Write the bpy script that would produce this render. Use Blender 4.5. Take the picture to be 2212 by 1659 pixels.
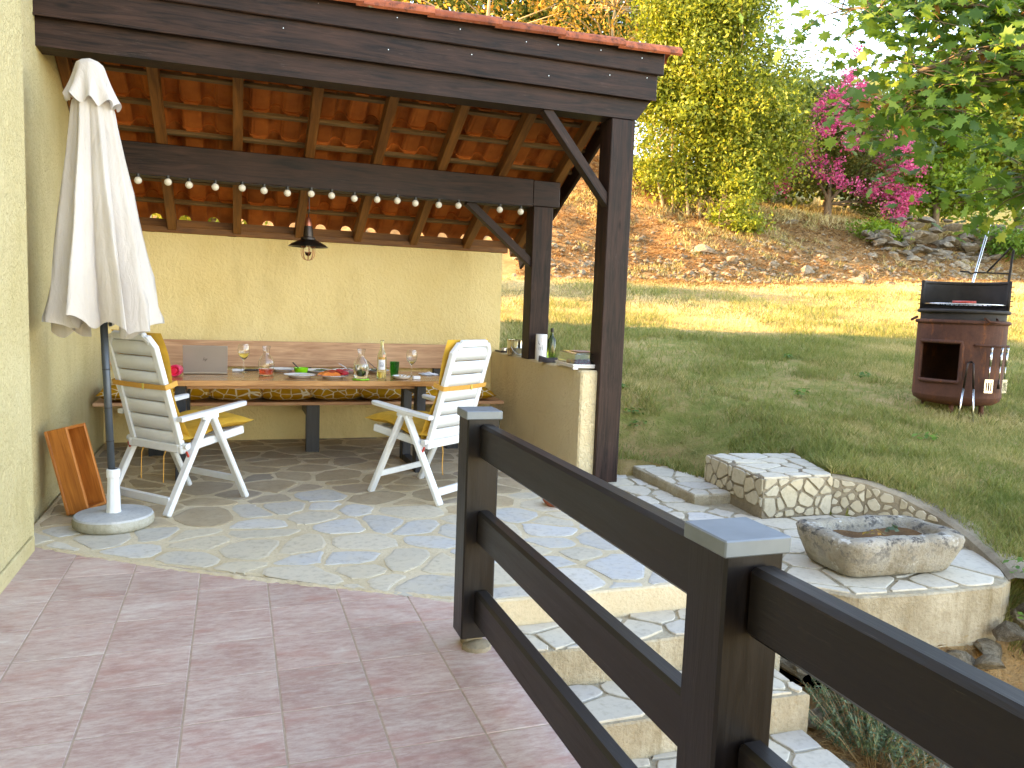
import bpy, math, random
import numpy as np
from mathutils import Vector, Matrix, Euler

for o in list(bpy.data.objects):
    bpy.data.objects.remove(o, do_unlink=True)
sc = bpy.context.scene
COL = sc.collection
random.seed(7)

# ------------------------------------------------------------------ camera
YAW, PITCH, ROLL, FPX, CAMZ = 0.3426, 0.09998, 0.03778, 1690.0, 1.42
_cy, _sy, _cp, _sp = math.cos(YAW), math.sin(YAW), math.cos(PITCH), math.sin(PITCH)
_f = Vector((_sy*_cp, _cy*_cp, -_sp)); _r = Vector((_cy, -_sy, 0)); _u = _r.cross(_f)
_r2 = _r*math.cos(ROLL) + _u*math.sin(ROLL); _u2 = _u*math.cos(ROLL) - _r*math.sin(ROLL)
cd = bpy.data.cameras.new('camera'); cam = bpy.data.objects.new('camera', cd); COL.objects.link(cam)
M = Matrix((( _r2.x, _u2.x, -_f.x, 0), (_r2.y, _u2.y, -_f.y, 0), (_r2.z, _u2.z, -_f.z, CAMZ), (0, 0, 0, 1)))
cam.matrix_world = M
cd.sensor_fit = 'HORIZONTAL'; cd.sensor_width = 36.0; cd.lens = 36.0*FPX/2212.0
cd.clip_start = 0.05; cd.clip_end = 600
sc.camera = cam

# ------------------------------------------------------------------ sky, sun, exposure
SUN_EL = math.radians(19.0)
SUN_TR = (math.cos(math.radians(-20)), math.sin(math.radians(-20)))     # the way the light travels over the ground
w = bpy.data.worlds.new('World'); sc.world = w; w.use_nodes = True
nt = w.node_tree; nt.nodes.clear()
sky = nt.nodes.new('ShaderNodeTexSky'); sky.sky_type = 'NISHITA'; sky.sun_disc = False
sky.sun_elevation = SUN_EL; sky.sun_rotation = math.atan2(-SUN_TR[0], -SUN_TR[1])
sky.air_density = 1.0; sky.dust_density = 0.4; sky.ozone_density = 1.0
bg = nt.nodes.new('ShaderNodeBackground'); bg.inputs[1].default_value = 0.15
wo = nt.nodes.new('ShaderNodeOutputWorld')
nt.links.new(sky.outputs[0], bg.inputs[0]); nt.links.new(bg.outputs[0], wo.inputs[0])
sd = bpy.data.lights.new('sun', 'SUN'); sd.energy = 2.9; sd.angle = math.radians(0.6); sd.color = (1.0, 0.71, 0.35)
sun = bpy.data.objects.new('sun', sd); COL.objects.link(sun)
_d = Vector((SUN_TR[0]*math.cos(SUN_EL), SUN_TR[1]*math.cos(SUN_EL), -math.sin(SUN_EL)))
sun.rotation_euler = _d.to_track_quat('-Z', 'Y').to_euler()
vs = sc.view_settings; vs.view_transform = 'Standard'; vs.look = 'None'; vs.gamma = 1.0; vs.use_curve_mapping = False
vs.exposure = 3.25
try:
    vs.use_white_balance = True; vs.white_balance_temperature = 8000; vs.white_balance_tint = 20
except Exception:
    pass
sc.cycles.max_bounces = 14; sc.cycles.transparent_max_bounces = 8; sc.cycles.transmission_bounces = 14
sc.cycles.diffuse_bounces = 5; sc.cycles.caustics_reflective = False; sc.cycles.caustics_refractive = False
sc.cycles.use_denoising = True; sc.cycles.sample_clamp_indirect = 6.0

# ------------------------------------------------------------------ helpers
ORG = {}                      # world origin of every (unrotated) parent
class MB:
    """collects geometry; build() links it as one mesh object"""
    def __init__(s): s.v = []; s.f = []; s.m = []; s.s = []; s.g = []
    def add(s, V, F, m=0, sm=False, g=None):
        o = len(s.v); V = [tuple(map(float, q)) for q in V]
        s.v += V; s.g += [tuple(q) for q in (g if g is not None else V)]
        s.f += [tuple(i+o for i in f) for f in F]; s.m += [m]*len(F); s.s += [sm]*len(F)
        return s
    def obox(s, c, ax, half, ch=0.004, m=0, grain=None):
        """chamfered box: centre, 3 axis vectors, 3 half sizes; the grain runs along the longest side"""
        c = Vector(c); ax = [Vector(a) for a in ax]; ch = min(ch, min(half)*.45)
        if grain is None: grain = max(range(3), key=lambda i: half[i])
        order = [grain]+[i for i in range(3) if i != grain]; off = [random.uniform(-9, 9) for _ in range(3)]
        V = []; G = []; idx = {}
        for sx in (-1, 1):
            for sy in (-1, 1):
                for sz in (-1, 1):
                    sg = (sx, sy, sz)
                    for k in range(3):
                        q = [sg[i]*(half[i]-(0 if i == k else ch)) for i in range(3)]
                        idx[(sg, k)] = len(V)
                        V.append(c+ax[0]*q[0]+ax[1]*q[1]+ax[2]*q[2])
                        G.append([q[order[i]]+off[i] for i in range(3)])
        F = []
        def fc(*k): F.append([idx[q] for q in k])
        for k in range(3):
            i, j = [q for q in range(3) if q != k]
            for sk in (-1, 1):
                cyc = [(-1, -1), (1, -1), (1, 1), (-1, 1)]
                ks = []
                for a, b in cyc:
                    sg = [0, 0, 0]; sg[k] = sk; sg[i] = a; sg[j] = b; ks.append((tuple(sg), k))
                fc(*ks)
        for k in range(3):                      # edges parallel to axis k
            i, j = [q for q in range(3) if q != k]
            for a in (-1, 1):
                for b in (-1, 1):
                    s0 = [0]*3; s1 = [0]*3; s0[i] = s1[i] = a; s0[j] = s1[j] = b; s0[k] = -1; s1[k] = 1
                    fc((tuple(s0), i), (tuple(s1), i), (tuple(s1), j), (tuple(s0), j))
        for sx in (-1, 1):
            for sy in (-1, 1):
                for sz in (-1, 1):
                    sg = (sx, sy, sz); fc((sg, 0), (sg, 1), (sg, 2))
        # orient outward
        for q, f in enumerate(F):
            p = [V[i] for i in f]; n = (p[1]-p[0]).cross(p[2]-p[0]); cc = sum(p, Vector())/len(p)
            if n.dot(cc-c) < 0: F[q] = f[::-1]
        return s.add(V, F, m, False, G)
    def box(s, x0, y0, z0, x1, y1, z1, ch=0.004, m=0, grain=None):
        return s.obox(((x0+x1)/2, (y0+y1)/2, (z0+z1)/2), ((1, 0, 0), (0, 1, 0), (0, 0, 1)),
                      (abs(x1-x0)/2, abs(y1-y0)/2, abs(z1-z0)/2), ch, m, grain)
    def beam(s, p0, p1, w, h, up=(0, 0, 1), ch=0.004, m=0):
        p0 = Vector(p0); p1 = Vector(p1); a = (p1-p0); L = a.length; a.normalize()
        sd_ = a.cross(Vector(up)).normalized(); u_ = sd_.cross(a).normalized()
        return s.obox((p0+p1)/2, (a, sd_, u_), (L/2, w/2, h/2), ch, m, 0)
    def lathe(s, prof, c=(0, 0, 0), n=24, m=0, sm=True, arc=None, fn=None):
        V = []; F = []; full = arc is None; a0, a1 = (0, 2*math.pi) if full else arc
        if sm and len(prof) > 2:                 # holding loops beside sharp turns keep the smooth shading true
            P2 = [prof[0]]
            for k in range(1, len(prof)-1):
                p, q, r = prof[k-1], prof[k], prof[k+1]
                d0 = (q[0]-p[0], q[1]-p[1]); d1 = (r[0]-q[0], r[1]-q[1]); L0 = math.hypot(*d0); L1 = math.hypot(*d1)
                if L0 > 1e-6 and L1 > 1e-6 and (d0[0]*d1[0]+d0[1]*d1[1])/(L0*L1) < .7:
                    e = min(.0016, L0*.3, L1*.3)
                    P2 += [(q[0]-d0[0]/L0*e, q[1]-d0[1]/L0*e), q, (q[0]+d1[0]/L1*e, q[1]+d1[1]/L1*e)]
                else: P2.append(q)
            prof = P2+[prof[-1]]
        nn = n if full else n+1
        for (r, z) in prof:
            for i in range(nn):
                t = a0+(a1-a0)*i/n
                rr = r*(fn(t, z) if fn else 1)
                V.append((c[0]+rr*math.cos(t), c[1]+rr*math.sin(t), c[2]+z))
        for j in range(len(prof)-1):
            for i in range(n):
                i2 = (i+1) % n if full else i+1
                F.append((j*nn+i, j*nn+i2, (j+1)*nn+i2, (j+1)*nn+i))
        return s.add(V, F, m, sm)
    def tube(s, pts, r, n=8, m=0, sm=True, cap=True, closed=False):
        pts = [Vector(p) for p in pts]; k = len(pts)
        rr = r if isinstance(r, (list, tuple)) else [r]*k
        V = []; F = []; prev = None; g = []; L = 0
        for i, p in enumerate(pts):
            if closed: t = pts[(i+1) % k]-pts[i-1]
            else: t = pts[min(i+1, k-1)]-pts[max(i-1, 0)]
            t.normalize()
            if prev is None:
                a = Vector((0, 0, 1)) if abs(t.z) < .9 else Vector((1, 0, 0))
                u_ = t.cross(a).normalized()
            else:
                u_ = (prev-t*prev.dot(t)).normalized()
            prev = u_; v_ = t.cross(u_)
            if i: L += (pts[i]-pts[i-1]).length
            for q in range(n):
                A = 2*math.pi*q/n
                V.append(p+(u_*math.cos(A)+v_*math.sin(A))*rr[i]); g.append((L, math.cos(A)*rr[i], math.sin(A)*rr[i]))
        kk = k if closed else k-1
        for i in range(kk):
            for q in range(n):
                a = i*n+q; b = i*n+(q+1) % n; c_ = ((i+1) % k)*n+(q+1) % n; d = ((i+1) % k)*n+q
                F.append((a, b, c_, d))
        if cap and not closed:
            F.append(tuple(range(n))[::-1]); F.append(tuple((k-1)*n+q for q in range(n)))
        return s.add(V, F, m, sm, g)
    def prism(s, poly, z0, z1, ch=0.0, m=0, M=None, dr=None):
        """polygon (counter-clockwise) extruded from z0 to z1, top edge chamfered"""
        n = len(poly); cx = sum(p[0] for p in poly)/n; cy = sum(p[1] for p in poly)/n
        def ring(z, k):
            R = []
            for x, y in poly:
                d = math.hypot(x-cx, y-cy) or 1; f = max(0, (d-k))/d
                R.append((cx+(x-cx)*f, cy+(y-cy)*f, z))
            return R
        V = ring(z0, 0)+ring(z1-(ch*.7 if dr is None else dr), 0)+ring(z1, ch)
        F = [tuple(range(n))[::-1]]
        for j in (0, 1):
            for i in range(n): F.append((j*n+i, j*n+(i+1) % n, (j+1)*n+(i+1) % n, (j+1)*n+i))
        F.append(tuple(2*n+i for i in range(n)))
        if M is not None: V = [M @ Vector(v) for v in V]
        return s.add(V, F, m, False)
    def grid(s, fn, nu, nv, m=0, sm=True, closed_u=False):
        V = [fn(i/(nu if closed_u else nu), j/nv) for j in range(nv+1) for i in range(nu if closed_u else nu+1)]
        W_ = nu if closed_u else nu+1; F = []
        for j in range(nv):
            for i in range(nu):
                i2 = (i+1) % W_ if closed_u else i+1
                F.append((j*W_+i, j*W_+i2, (j+1)*W_+i2, (j+1)*W_+i))
        return s.add(V, F, m, sm)
    def mesh(s, name, mats, off=(0, 0, 0)):
        me = bpy.data.meshes.new(name)
        me.from_pydata([(v[0]-off[0], v[1]-off[1], v[2]-off[2]) for v in s.v], [], s.f)
        for mm in (mats if isinstance(mats, (list, tuple)) else [mats]): me.materials.append(mm)
        me.polygons.foreach_set('material_index', s.m); me.polygons.foreach_set('use_smooth', s.s)
        at = me.attributes.new('gc', 'FLOAT_VECTOR', 'POINT')
        at.data.foreach_set('vector', np.array(s.g, dtype=np.float32).ravel())
        me.update(); return me
    def build(s, name, mats, parent=None, local=False):
        if parent is not None:
            off = (0, 0, 0) if local else ORG.get(parent.name, (0, 0, 0))
            me = s.mesh(name, mats, off); o = bpy.data.objects.new(name, me); COL.objects.link(o); o.parent = parent
            ORG[o.name] = (0, 0, 0) if local else off
        else:
            a = np.array(s.v); off = ((a[:, 0].min()+a[:, 0].max())/2, (a[:, 1].min()+a[:, 1].max())/2, a[:, 2].min())
            if local: off = (0, 0, 0)
            me = s.mesh(name, mats, off); o = bpy.data.objects.new(name, me); COL.objects.link(o); o.location = off
            ORG[o.name] = off
        return o
def tag(o, label, cat, group=None, kind=None):
    if label: o['label'] = label
    if cat: o['category'] = cat
    if group: o['group'] = group
    if kind: o['kind'] = kind
    return o
def thing(name, label, cat, loc=(0, 0, 0), rz=0.0, group=None):
    o = bpy.data.objects.new(name, None); COL.objects.link(o); o.location = loc; o.rotation_euler = (0, 0, rz)
    o.empty_display_size = .1; ORG[o.name] = tuple(loc)
    return tag(o, label, cat, group)
def struct(o):
    o['kind'] = 'structure'; return o
def place(me, name, parent=None, loc=(0, 0, 0), rot=(0, 0, 0), sc_=(1, 1, 1)):
    o = bpy.data.objects.new(name, me); COL.objects.link(o); o.parent = parent
    o.location = loc; o.rotation_euler = rot; o.scale = sc_
    return o
def npmesh(name, V, F, mats, attr=None, smooth=False):
    """fast mesh from arrays; F is (n,3) or (n,4); attr: per-vertex float array 'c'"""
    V = np.asarray(V, np.float32); F = np.asarray(F, np.int32); k = F.shape[1]
    me = bpy.data.meshes.new(name); me.vertices.add(len(V)); me.vertices.foreach_set('co', V.ravel())
    me.loops.add(F.size); me.loops.foreach_set('vertex_index', F.ravel())
    me.polygons.add(len(F)); me.polygons.foreach_set('loop_start', np.arange(0, F.size, k, dtype=np.int32))
    try: me.polygons.foreach_set('loop_total', np.full(len(F), k, np.int32))
    except Exception: pass
    if smooth: me.polygons.foreach_set('use_smooth', np.ones(len(F), bool))
    for mm in (mats if isinstance(mats, (list, tuple)) else [mats]): me.materials.append(mm)
    if attr is not None:
        a = me.attributes.new('c', 'FLOAT', 'POINT'); a.data.foreach_set('value', np.asarray(attr, np.float32))
    me.update(calc_edges=True); me.validate(); return me
_rng = np.random.default_rng(3)
_LAT = _rng.random((64, 64))
def vnoise(x, y, s=1.0):
    x = np.asarray(x)*s; y = np.asarray(y)*s
    xi = np.floor(x).astype(int); yi = np.floor(y).astype(int); fx = x-xi; fy = y-yi
    fx = fx*fx*(3-2*fx); fy = fy*fy*(3-2*fy)
    g = lambda a, b: _LAT[a % 64, b % 64]
    return (g(xi, yi)*(1-fx)+g(xi+1, yi)*fx)*(1-fy)+(g(xi, yi+1)*(1-fx)+g(xi+1, yi+1)*fx)*fy
def fbm(x, y, s=1.0, o=4):
    t = 0; a = .5
    for i in range(o): t = t+a*vnoise(np.asarray(x)+17*i, np.asarray(y)+31*i, s*2**i); a *= .5
    return t
def sst(a, b, x):
    t = np.clip((np.asarray(x)-a)/(b-a), 0, 1); return t*t*(3-2*t)
def SL(s, l):                  # along / across the valley -> world x, y
    return (.336*s+.942*l, .942*s-.336*l)

# ------------------------------------------------------------------ materials
def lin(r, g, b):
    f = lambda c: (c/255/12.92) if c/255 <= .04045 else ((c/255+.055)/1.055)**2.4
    return (f(r), f(g), f(b), 1)
class NM:
    def __init__(s, name, rough=.6, metal=0.0, spec=.5):
        s.mat = bpy.data.materials.new(name); s.mat.use_nodes = True; s.nt = s.mat.node_tree
        s.b = s.nt.nodes['Principled BSDF']; s.out = s.nt.nodes['Material Output']
        s.b.inputs['Roughness'].default_value = rough; s.b.inputs['Metallic'].default_value = metal
        s.b.inputs['Specular IOR Level'].default_value = spec
    def n(s, t, **k):
        q = s.nt.nodes.new(t)
        for a, v in k.items(): setattr(q, a, v)
        return q
    def l(s, a, b): s.nt.links.new(a, b)
    def co(s, kind='obj', scale=(1, 1, 1), rnd=False):
        if kind == 'gc':
            q = s.n('ShaderNodeAttribute'); q.attribute_name = 'gc'; o = q.outputs['Vector']
        else:
            q = s.n('ShaderNodeTexCoord'); o = q.outputs['Object']
        mp = s.n('ShaderNodeMapping'); mp.inputs['Scale'].default_value = scale; s.l(o, mp.inputs['Vector'])
        if rnd:
            oi = s.n('ShaderNodeObjectInfo'); mu = s.n('ShaderNodeMath', operation='MULTIPLY'); mu.inputs[1].default_value = 37.0
            s.l(oi.outputs['Random'], mu.inputs[0]); s.l(mu.outputs[0], mp.inputs['Location'])
        return mp.outputs[0]
    def noise(s, vec, scale, detail=4, rough=.55, dist=0.0):
        q = s.n('ShaderNodeTexNoise'); q.inputs['Scale'].default_value = scale; q.inputs['Detail'].default_value = detail
        q.inputs['Roughness'].default_value = rough; q.inputs['Distortion'].default_value = dist; s.l(vec, q.inputs['Vector'])
        return q.outputs['Fac']
    def voro(s, vec, scale, feature='F1', out='Distance', rnd=1.0):
        q = s.n('ShaderNodeTexVoronoi', feature=feature); q.inputs['Scale'].default_value = scale
        q.inputs['Randomness'].default_value = rnd; s.l(vec, q.inputs['Vector']); return q.outputs[out]
    def ramp(s, fac, stops):
        q = s.n('ShaderNodeValToRGB'); e = q.color_ramp.elements
        while len(e) < len(stops): e.new(.5)
        for i, (p, c) in enumerate(stops): e[i].position = p; e[i].color = c
        s.l(fac, q.inputs[0]); return q.outputs[0]
    def mix(s, fac, a, b, mode='MIX'):
        q = s.n('ShaderNodeMix', data_type='RGBA', blend_type=mode)
        for sock, v in ((q.inputs[0], fac), (q.inputs[6], a), (q.inputs[7], b)):
            if isinstance(v, (int, float)): sock.default_value = v
            elif isinstance(v, tuple): sock.default_value = v
            else: s.l(v, sock)
        return q.outputs[2]
    def math(s, op, a, b=0.0, clamp=False):
        q = s.n('ShaderNodeMath', operation=op); q.use_clamp = clamp
        for sock, v in ((q.inputs[0], a), (q.inputs[1], b)):
            if isinstance(v, (int, float)): sock.default_value = v
            else: s.l(v, sock)
        return q.outputs[0]
    def rnd(s): return s.n('ShaderNodeObjectInfo').outputs['Random']
    def attr(s, name='c'):
        q = s.n('ShaderNodeAttribute'); q.attribute_name = name; return q.outputs['Fac']
    def bump(s, h, st=.5, dist=.01, prev=None):
        q = s.n('ShaderNodeBump'); q.inputs['Strength'].default_value = st; q.inputs['Distance'].default_value = dist
        s.l(h, q.inputs['Height'])
        if prev is not None: s.l(prev, q.inputs['Normal'])
        s.l(q.outputs[0], s.b.inputs['Normal']); return q.outputs[0]
    def col(s, c):
        if isinstance(c, tuple): s.b.inputs['Base Color'].default_value = c
        else: s.l(c, s.b.inputs['Base Color'])
        return s
def plain(name, c, rough=.5, metal=0.0, var=.12, scale=30, spec=.5, bump=0.0):
    m = NM(name, rough, metal, spec); v = m.co()
    f = m.noise(v, scale, 5)
    a = tuple(x*(1-var) for x in c[:3])+(1,); b = tuple(min(1, x*(1+var)) for x in c[:3])+(1,)
    m.col(m.ramp(f, [(.3, a), (.7, b)]))
    r = m.noise(v, scale*.4, 3); q = m.math('MULTIPLY_ADD', r, .25); 
    m.nt.nodes[q.node.name].inputs[2].default_value = rough-.12; m.l(q, m.b.inputs['Roughness'])
    if bump: m.bump(m.noise(v, scale*3, 4), bump, .004)
    return m.mat
MAT = {}
def stucco(name, c1, c2, coarse, dist=.012):
    m = NM(name, .92, 0, .2); v = m.co(); vv = m.co(scale=(1, 1, .75))
    big = m.noise(v, 1.3, 5, .6); fine = m.noise(v, 60, 3)
    col = m.ramp(big, [(.3, c1), (.7, c2)])
    stain = m.noise(m.co(scale=(1, 1, .35)), 2.2, 6, .65)
    col = m.mix(m.ramp(stain, [(.5, (0, 0, 0, 1)), (.75, (.5, .5, .5, 1))]), col, (c1[0]*.66, c1[1]*.6, c1[2]*.5, 1))
    h = m.noise(vv, 38*coarse, 5, .6, .8)
    h2 = m.noise(vv, 95*coarse, 3, .6)
    hh = m.ramp(h, [(.38, (0, 0, 0, 1)), (.62, (1, 1, 1, 1))])
    hm = m.math('ADD', hh, m.math('MULTIPLY', h2, .6))
    m.col(m.mix(m.math('MULTIPLY', fine, .25), col, tuple(x*.8 for x in c1[:3])+(1,)))
    m.bump(hm, .8, dist); return m.mat
MAT['stucco'] = stucco('stucco_house', lin(208, 192, 142), lin(220, 206, 162), 1.0)
MAT['stucco_back'] = stucco('stucco_back', lin(226, 202, 144), lin(236, 216, 164), .8, .005)
MAT['stucco_low'] = stucco('stucco_low', lin(234, 212, 168), lin(240, 222, 184), .95, .013)
def wood(name, dark, light, rough=.5, sc_=1.0, knots=True, spec=.4, contrast=(.40, .63), wear=0.0):
    m = NM(name, rough, 0, spec); v = m.co('gc', (1.2*sc_, 14*sc_, 14*sc_)); v2 = m.co('gc', (3*sc_, 60*sc_, 60*sc_)); v3 = m.co('gc', (1, 1, 1))
    n1 = m.noise(v, 1.6, 6, .65, 1.1); n2 = m.noise(v2, 2.0, 3); n3 = m.noise(v3, 2.3, 3)
    f = m.math('ADD', m.math('MULTIPLY', n1, .6), m.math('ADD', m.math('MULTIPLY', n2, .2), m.math('MULTIPLY', n3, .2)))
    c = m.ramp(f, [(contrast[0], dark), (contrast[1], light)])
    if knots:
        k = m.voro(m.co('gc', (1.0*sc_, 3.2*sc_, 3.2*sc_)), 1.7)
        c = m.mix(m.ramp(k, [(.04, (.8, .8, .8, 1)), (.10, (0, 0, 0, 1))]), c, tuple(x*.45 for x in dark[:3])+(1,))
    if wear:
        wv = m.noise(m.co('gc', (2.5, 40, 40)), 3, 6, .75); wb = m.noise(m.co('gc'), 5, 5, .6)
        c = m.mix(m.math('MULTIPLY', m.ramp(wv, [(.60, (0, 0, 0, 1)), (.68, (1, 1, 1, 1))]), m.ramp(wb, [(.45, (0, 0, 0, 1)), (.65, (wear, wear, wear, 1))])), c, lin(112, 98, 88))
    m.col(c); m.bump(f, .35+.4*wear, .004)
    m.l(m.math('ADD', m.math('MULTIPLY', n1, .3), rough-.15), m.b.inputs['Roughness']); return m.mat
MAT['dark_wood'] = wood('dark_stained_wood', lin(22, 14, 12), lin(66, 46, 39), .55, spec=.22, wear=.5)
MAT['rafter'] = wood('rafter_wood', lin(92, 56, 26), lin(142, 94, 48), .6)
MAT['batten'] = wood('batten_wood', lin(92, 70, 46), lin(136, 108, 74), .7, knots=False)
MAT['fence'] = wood('fence_paint', lin(16, 11, 10), lin(27, 20, 18), .40, 1.0, spec=.4, wear=.35)
MAT['oak'] = wood('oak_wood', lin(172, 124, 92), lin(214, 170, 134), .5, 1.0, False)
MAT['table'] = wood('table_oak', lin(136, 88, 46), lin(196, 144, 92), .22, 1.0, False, .6)
MAT['crate'] = wood('crate_wood', lin(146, 80, 28), lin(196, 122, 54), .5)
MAT['dark_leg'] = wood('black_leg_wood', lin(34, 36, 40), lin(54, 56, 62), .45, knots=False)
def terracotta(name, c1, c2, weather):
    m = NM(name, .85, 0, .25); v = m.co(rnd=True)
    n1 = m.noise(v, 6, 5, .6); c = m.ramp(n1, [(.3, c1), (.7, c2)])
    hsv = m.n('ShaderNodeHueSaturation'); m.l(c, hsv.inputs['Color'])
    m.l(m.math('ADD', m.math('MULTIPLY', m.rnd(), .5), .75), hsv.inputs['Value']); c = hsv.outputs[0]
    if weather:
        c = m.mix(m.ramp(m.noise(v, 16, 6, .7), [(.48, (0, 0, 0, 1)), (.66, (.85, .85, .85, 1))]), c, lin(66, 52, 48))
        c = m.mix(m.ramp(m.noise(v, 9, 5, .6), [(.66, (0, 0, 0, 1)), (.72, (1, 1, 1, 1))]), c, lin(158, 160, 132))
    m.col(c); m.bump(m.noise(v, 70, 4), .35, .004); return m.mat
MAT['tile_under'] = terracotta('terracotta_under', lin(152, 80, 36), lin(184, 106, 50), False)
MAT['ridge'] = terracotta('terracotta_weathered', lin(150, 78, 52), lin(186, 104, 72), True)
def stone(name, stops, spread=1.0, rough=.85, blotch=.5):
    m = NM(name, rough, 0, .3); v = m.co(rnd=True)
    c = m.ramp(m.rnd(), stops)
    n1 = m.noise(v, 5, 6, .65); n2 = m.noise(v, 28, 5, .6)
    c = m.mix(m.ramp(n1, [(.35, (0, 0, 0, 1)), (.7, (blotch, blotch, blotch, 1))]), c, lin(208, 195, 168))
    c = m.mix(m.ramp(n2, [(.5, (0, 0, 0, 1)), (.75, (.4, .4, .4, 1))]), c, lin(120, 108, 88))
    m.col(c); m.bump(m.math('ADD', n1, m.math('MULTIPLY', n2, .6)), .5, .006); return m.mat
MAT['flag'] = stone('flagstone', [(0, lin(198, 186, 164)), (.25, lin(186, 178, 162)), (.45, lin(202, 192, 174)), (.6, lin(178, 174, 166)), (.75, lin(180, 180, 178)), (.9, lin(194, 193, 190)), (1, lin(204, 196, 182))])
MAT['flag_shade'] = stone('flagstone_shaded', [(0, lin(176, 154, 122)), (.35, lin(156, 138, 112)), (.6, lin(184, 164, 134)), (.8, lin(146, 134, 118)), (1, lin(168, 150, 126))], blotch=.25)  # darker, browner flagstone copy for under the roof; shade put into the colour
MAT['marble'] = stone('white_stone', [(0, lin(196, 188, 170)), (.4, lin(182, 174, 158)), (.7, lin(204, 194, 174)), (1, lin(178, 174, 166))], rough=.7, blotch=.3)
MAT['clad'] = stone('cladding_stone', [(0, lin(190, 176, 148)), (.5, lin(172, 160, 136)), (1, lin(198, 188, 166))], blotch=.4)
def mortar(name, c1, c2, c3, st=.6):
    m = NM(name, .95, 0, .15); v = m.co()
    n1 = m.noise(v, 3.2, 6, .65); n2 = m.noise(v, 55, 5, .65)
    c = m.ramp(n1, [(.3, c1), (.55, c2), (.75, c3)])
    c = m.mix(m.ramp(n2, [(.5, (0, 0, 0, 1)), (.75, (.35, .35, .35, 1))]), c, tuple(x*.5 for x in c1[:3])+(1,))
    m.col(c); m.bump(m.math('ADD', n2, n1), st, .012); return m.mat
MAT['mortar'] = mortar('cream_mortar', lin(194, 176, 144), lin(208, 192, 162), lin(216, 202, 176))
def _riser():
    m = NM('stained_concrete', .95, 0, .15); v = m.co(); vz = m.co(scale=(1, 1, .12)); 
    n1 = m.noise(v, 4, 6, .65); n2 = m.noise(v, 55, 5, .65); n3 = m.noise(vz, 14, 6, .7); n4 = m.noise(v, 9, 6, .7)
    c = m.ramp(n1, [(.3, lin(152, 139, 114)), (.5, lin(174, 161, 136)), (.72, lin(192, 181, 158))])
    c = m.mix(m.ramp(n3, [(.5, (0, 0, 0, 1)), (.72, (.75, .75, .75, 1))]), c, lin(134, 118, 88))
    c = m.mix(m.ramp(n4, [(.56, (0, 0, 0, 1)), (.7, (.6, .6, .6, 1))]), c, lin(150, 140, 118))
    c = m.mix(m.ramp(n2, [(.5, (0, 0, 0, 1)), (.75, (.35, .35, .35, 1))]), c, lin(100, 88, 66))
    m.col(c); m.bump(m.math('ADD', n2, m.math('ADD', n1, n4)), .8, .016); return m.mat
MAT['riser'] = _riser()
MAT['cement'] = mortar('grey_cement', lin(120, 108, 90), lin(148, 135, 114), lin(168, 156, 134))
MAT['soil'] = mortar('brown_soil', lin(84, 62, 42), lin(122, 92, 62), lin(146, 116, 84), .9)
def _trough():
    m = NM('lichen_stone', .95, 0, .15); v = m.co()
    n1 = m.noise(v, 7, 6, .7); n2 = m.noise(v, 40, 5, .7); n3 = m.noise(v, 14, 6, .75)
    c = m.ramp(n1, [(.3, lin(128, 118, 98)), (.5, lin(168, 160, 144)), (.7, lin(196, 192, 182))])
    z = m.n('ShaderNodeSeparateXYZ'); m.l(m.co(), z.inputs[0])
    up = m.math('MULTIPLY', z.outputs[2], 4.2, True)
    dk = m.math('MULTIPLY', m.ramp(n3, [(.5, (0, 0, 0, 1)), (.6, (1, 1, 1, 1))]), up)
    c = m.mix(dk, c, lin(70, 68, 66)); c = m.mix(m.ramp(m.noise(v, 11, 5), [(.62, (0, 0, 0, 1)), (.68, (1, 1, 1, 1))]), c, lin(208, 206, 198))
    m.col(c); m.bump(m.math('ADD', n2, n3), 1.0, .02); return m.mat
MAT['trough'] = _trough()
def _rock(name, c1, c2, c3):
    m = NM(name, .95, 0, .15); v = m.co(rnd=True)
    n1 = m.noise(v, 3.5, 6, .7); n2 = m.noise(v, 22, 5, .7)
    c = m.ramp(n1, [(.3, c1), (.5, c2), (.72, c3)])
    c = m.mix(m.ramp(n2, [(.52, (0, 0, 0, 1)), (.66, (.7, .7, .7, 1))]), c, tuple(x*.45 for x in c1[:3])+(1,))
    m.col(c); m.bump(m.math('ADD', n2, n1), .9, .03); return m.mat
MAT['rock'] = _rock('pale_rock', lin(104, 94, 76), lin(146, 134, 112), lin(178, 166, 144))
MAT['rock_dark'] = _rock('grey_rock', lin(82, 74, 60), lin(120, 110, 92), lin(158, 148, 130))
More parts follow.
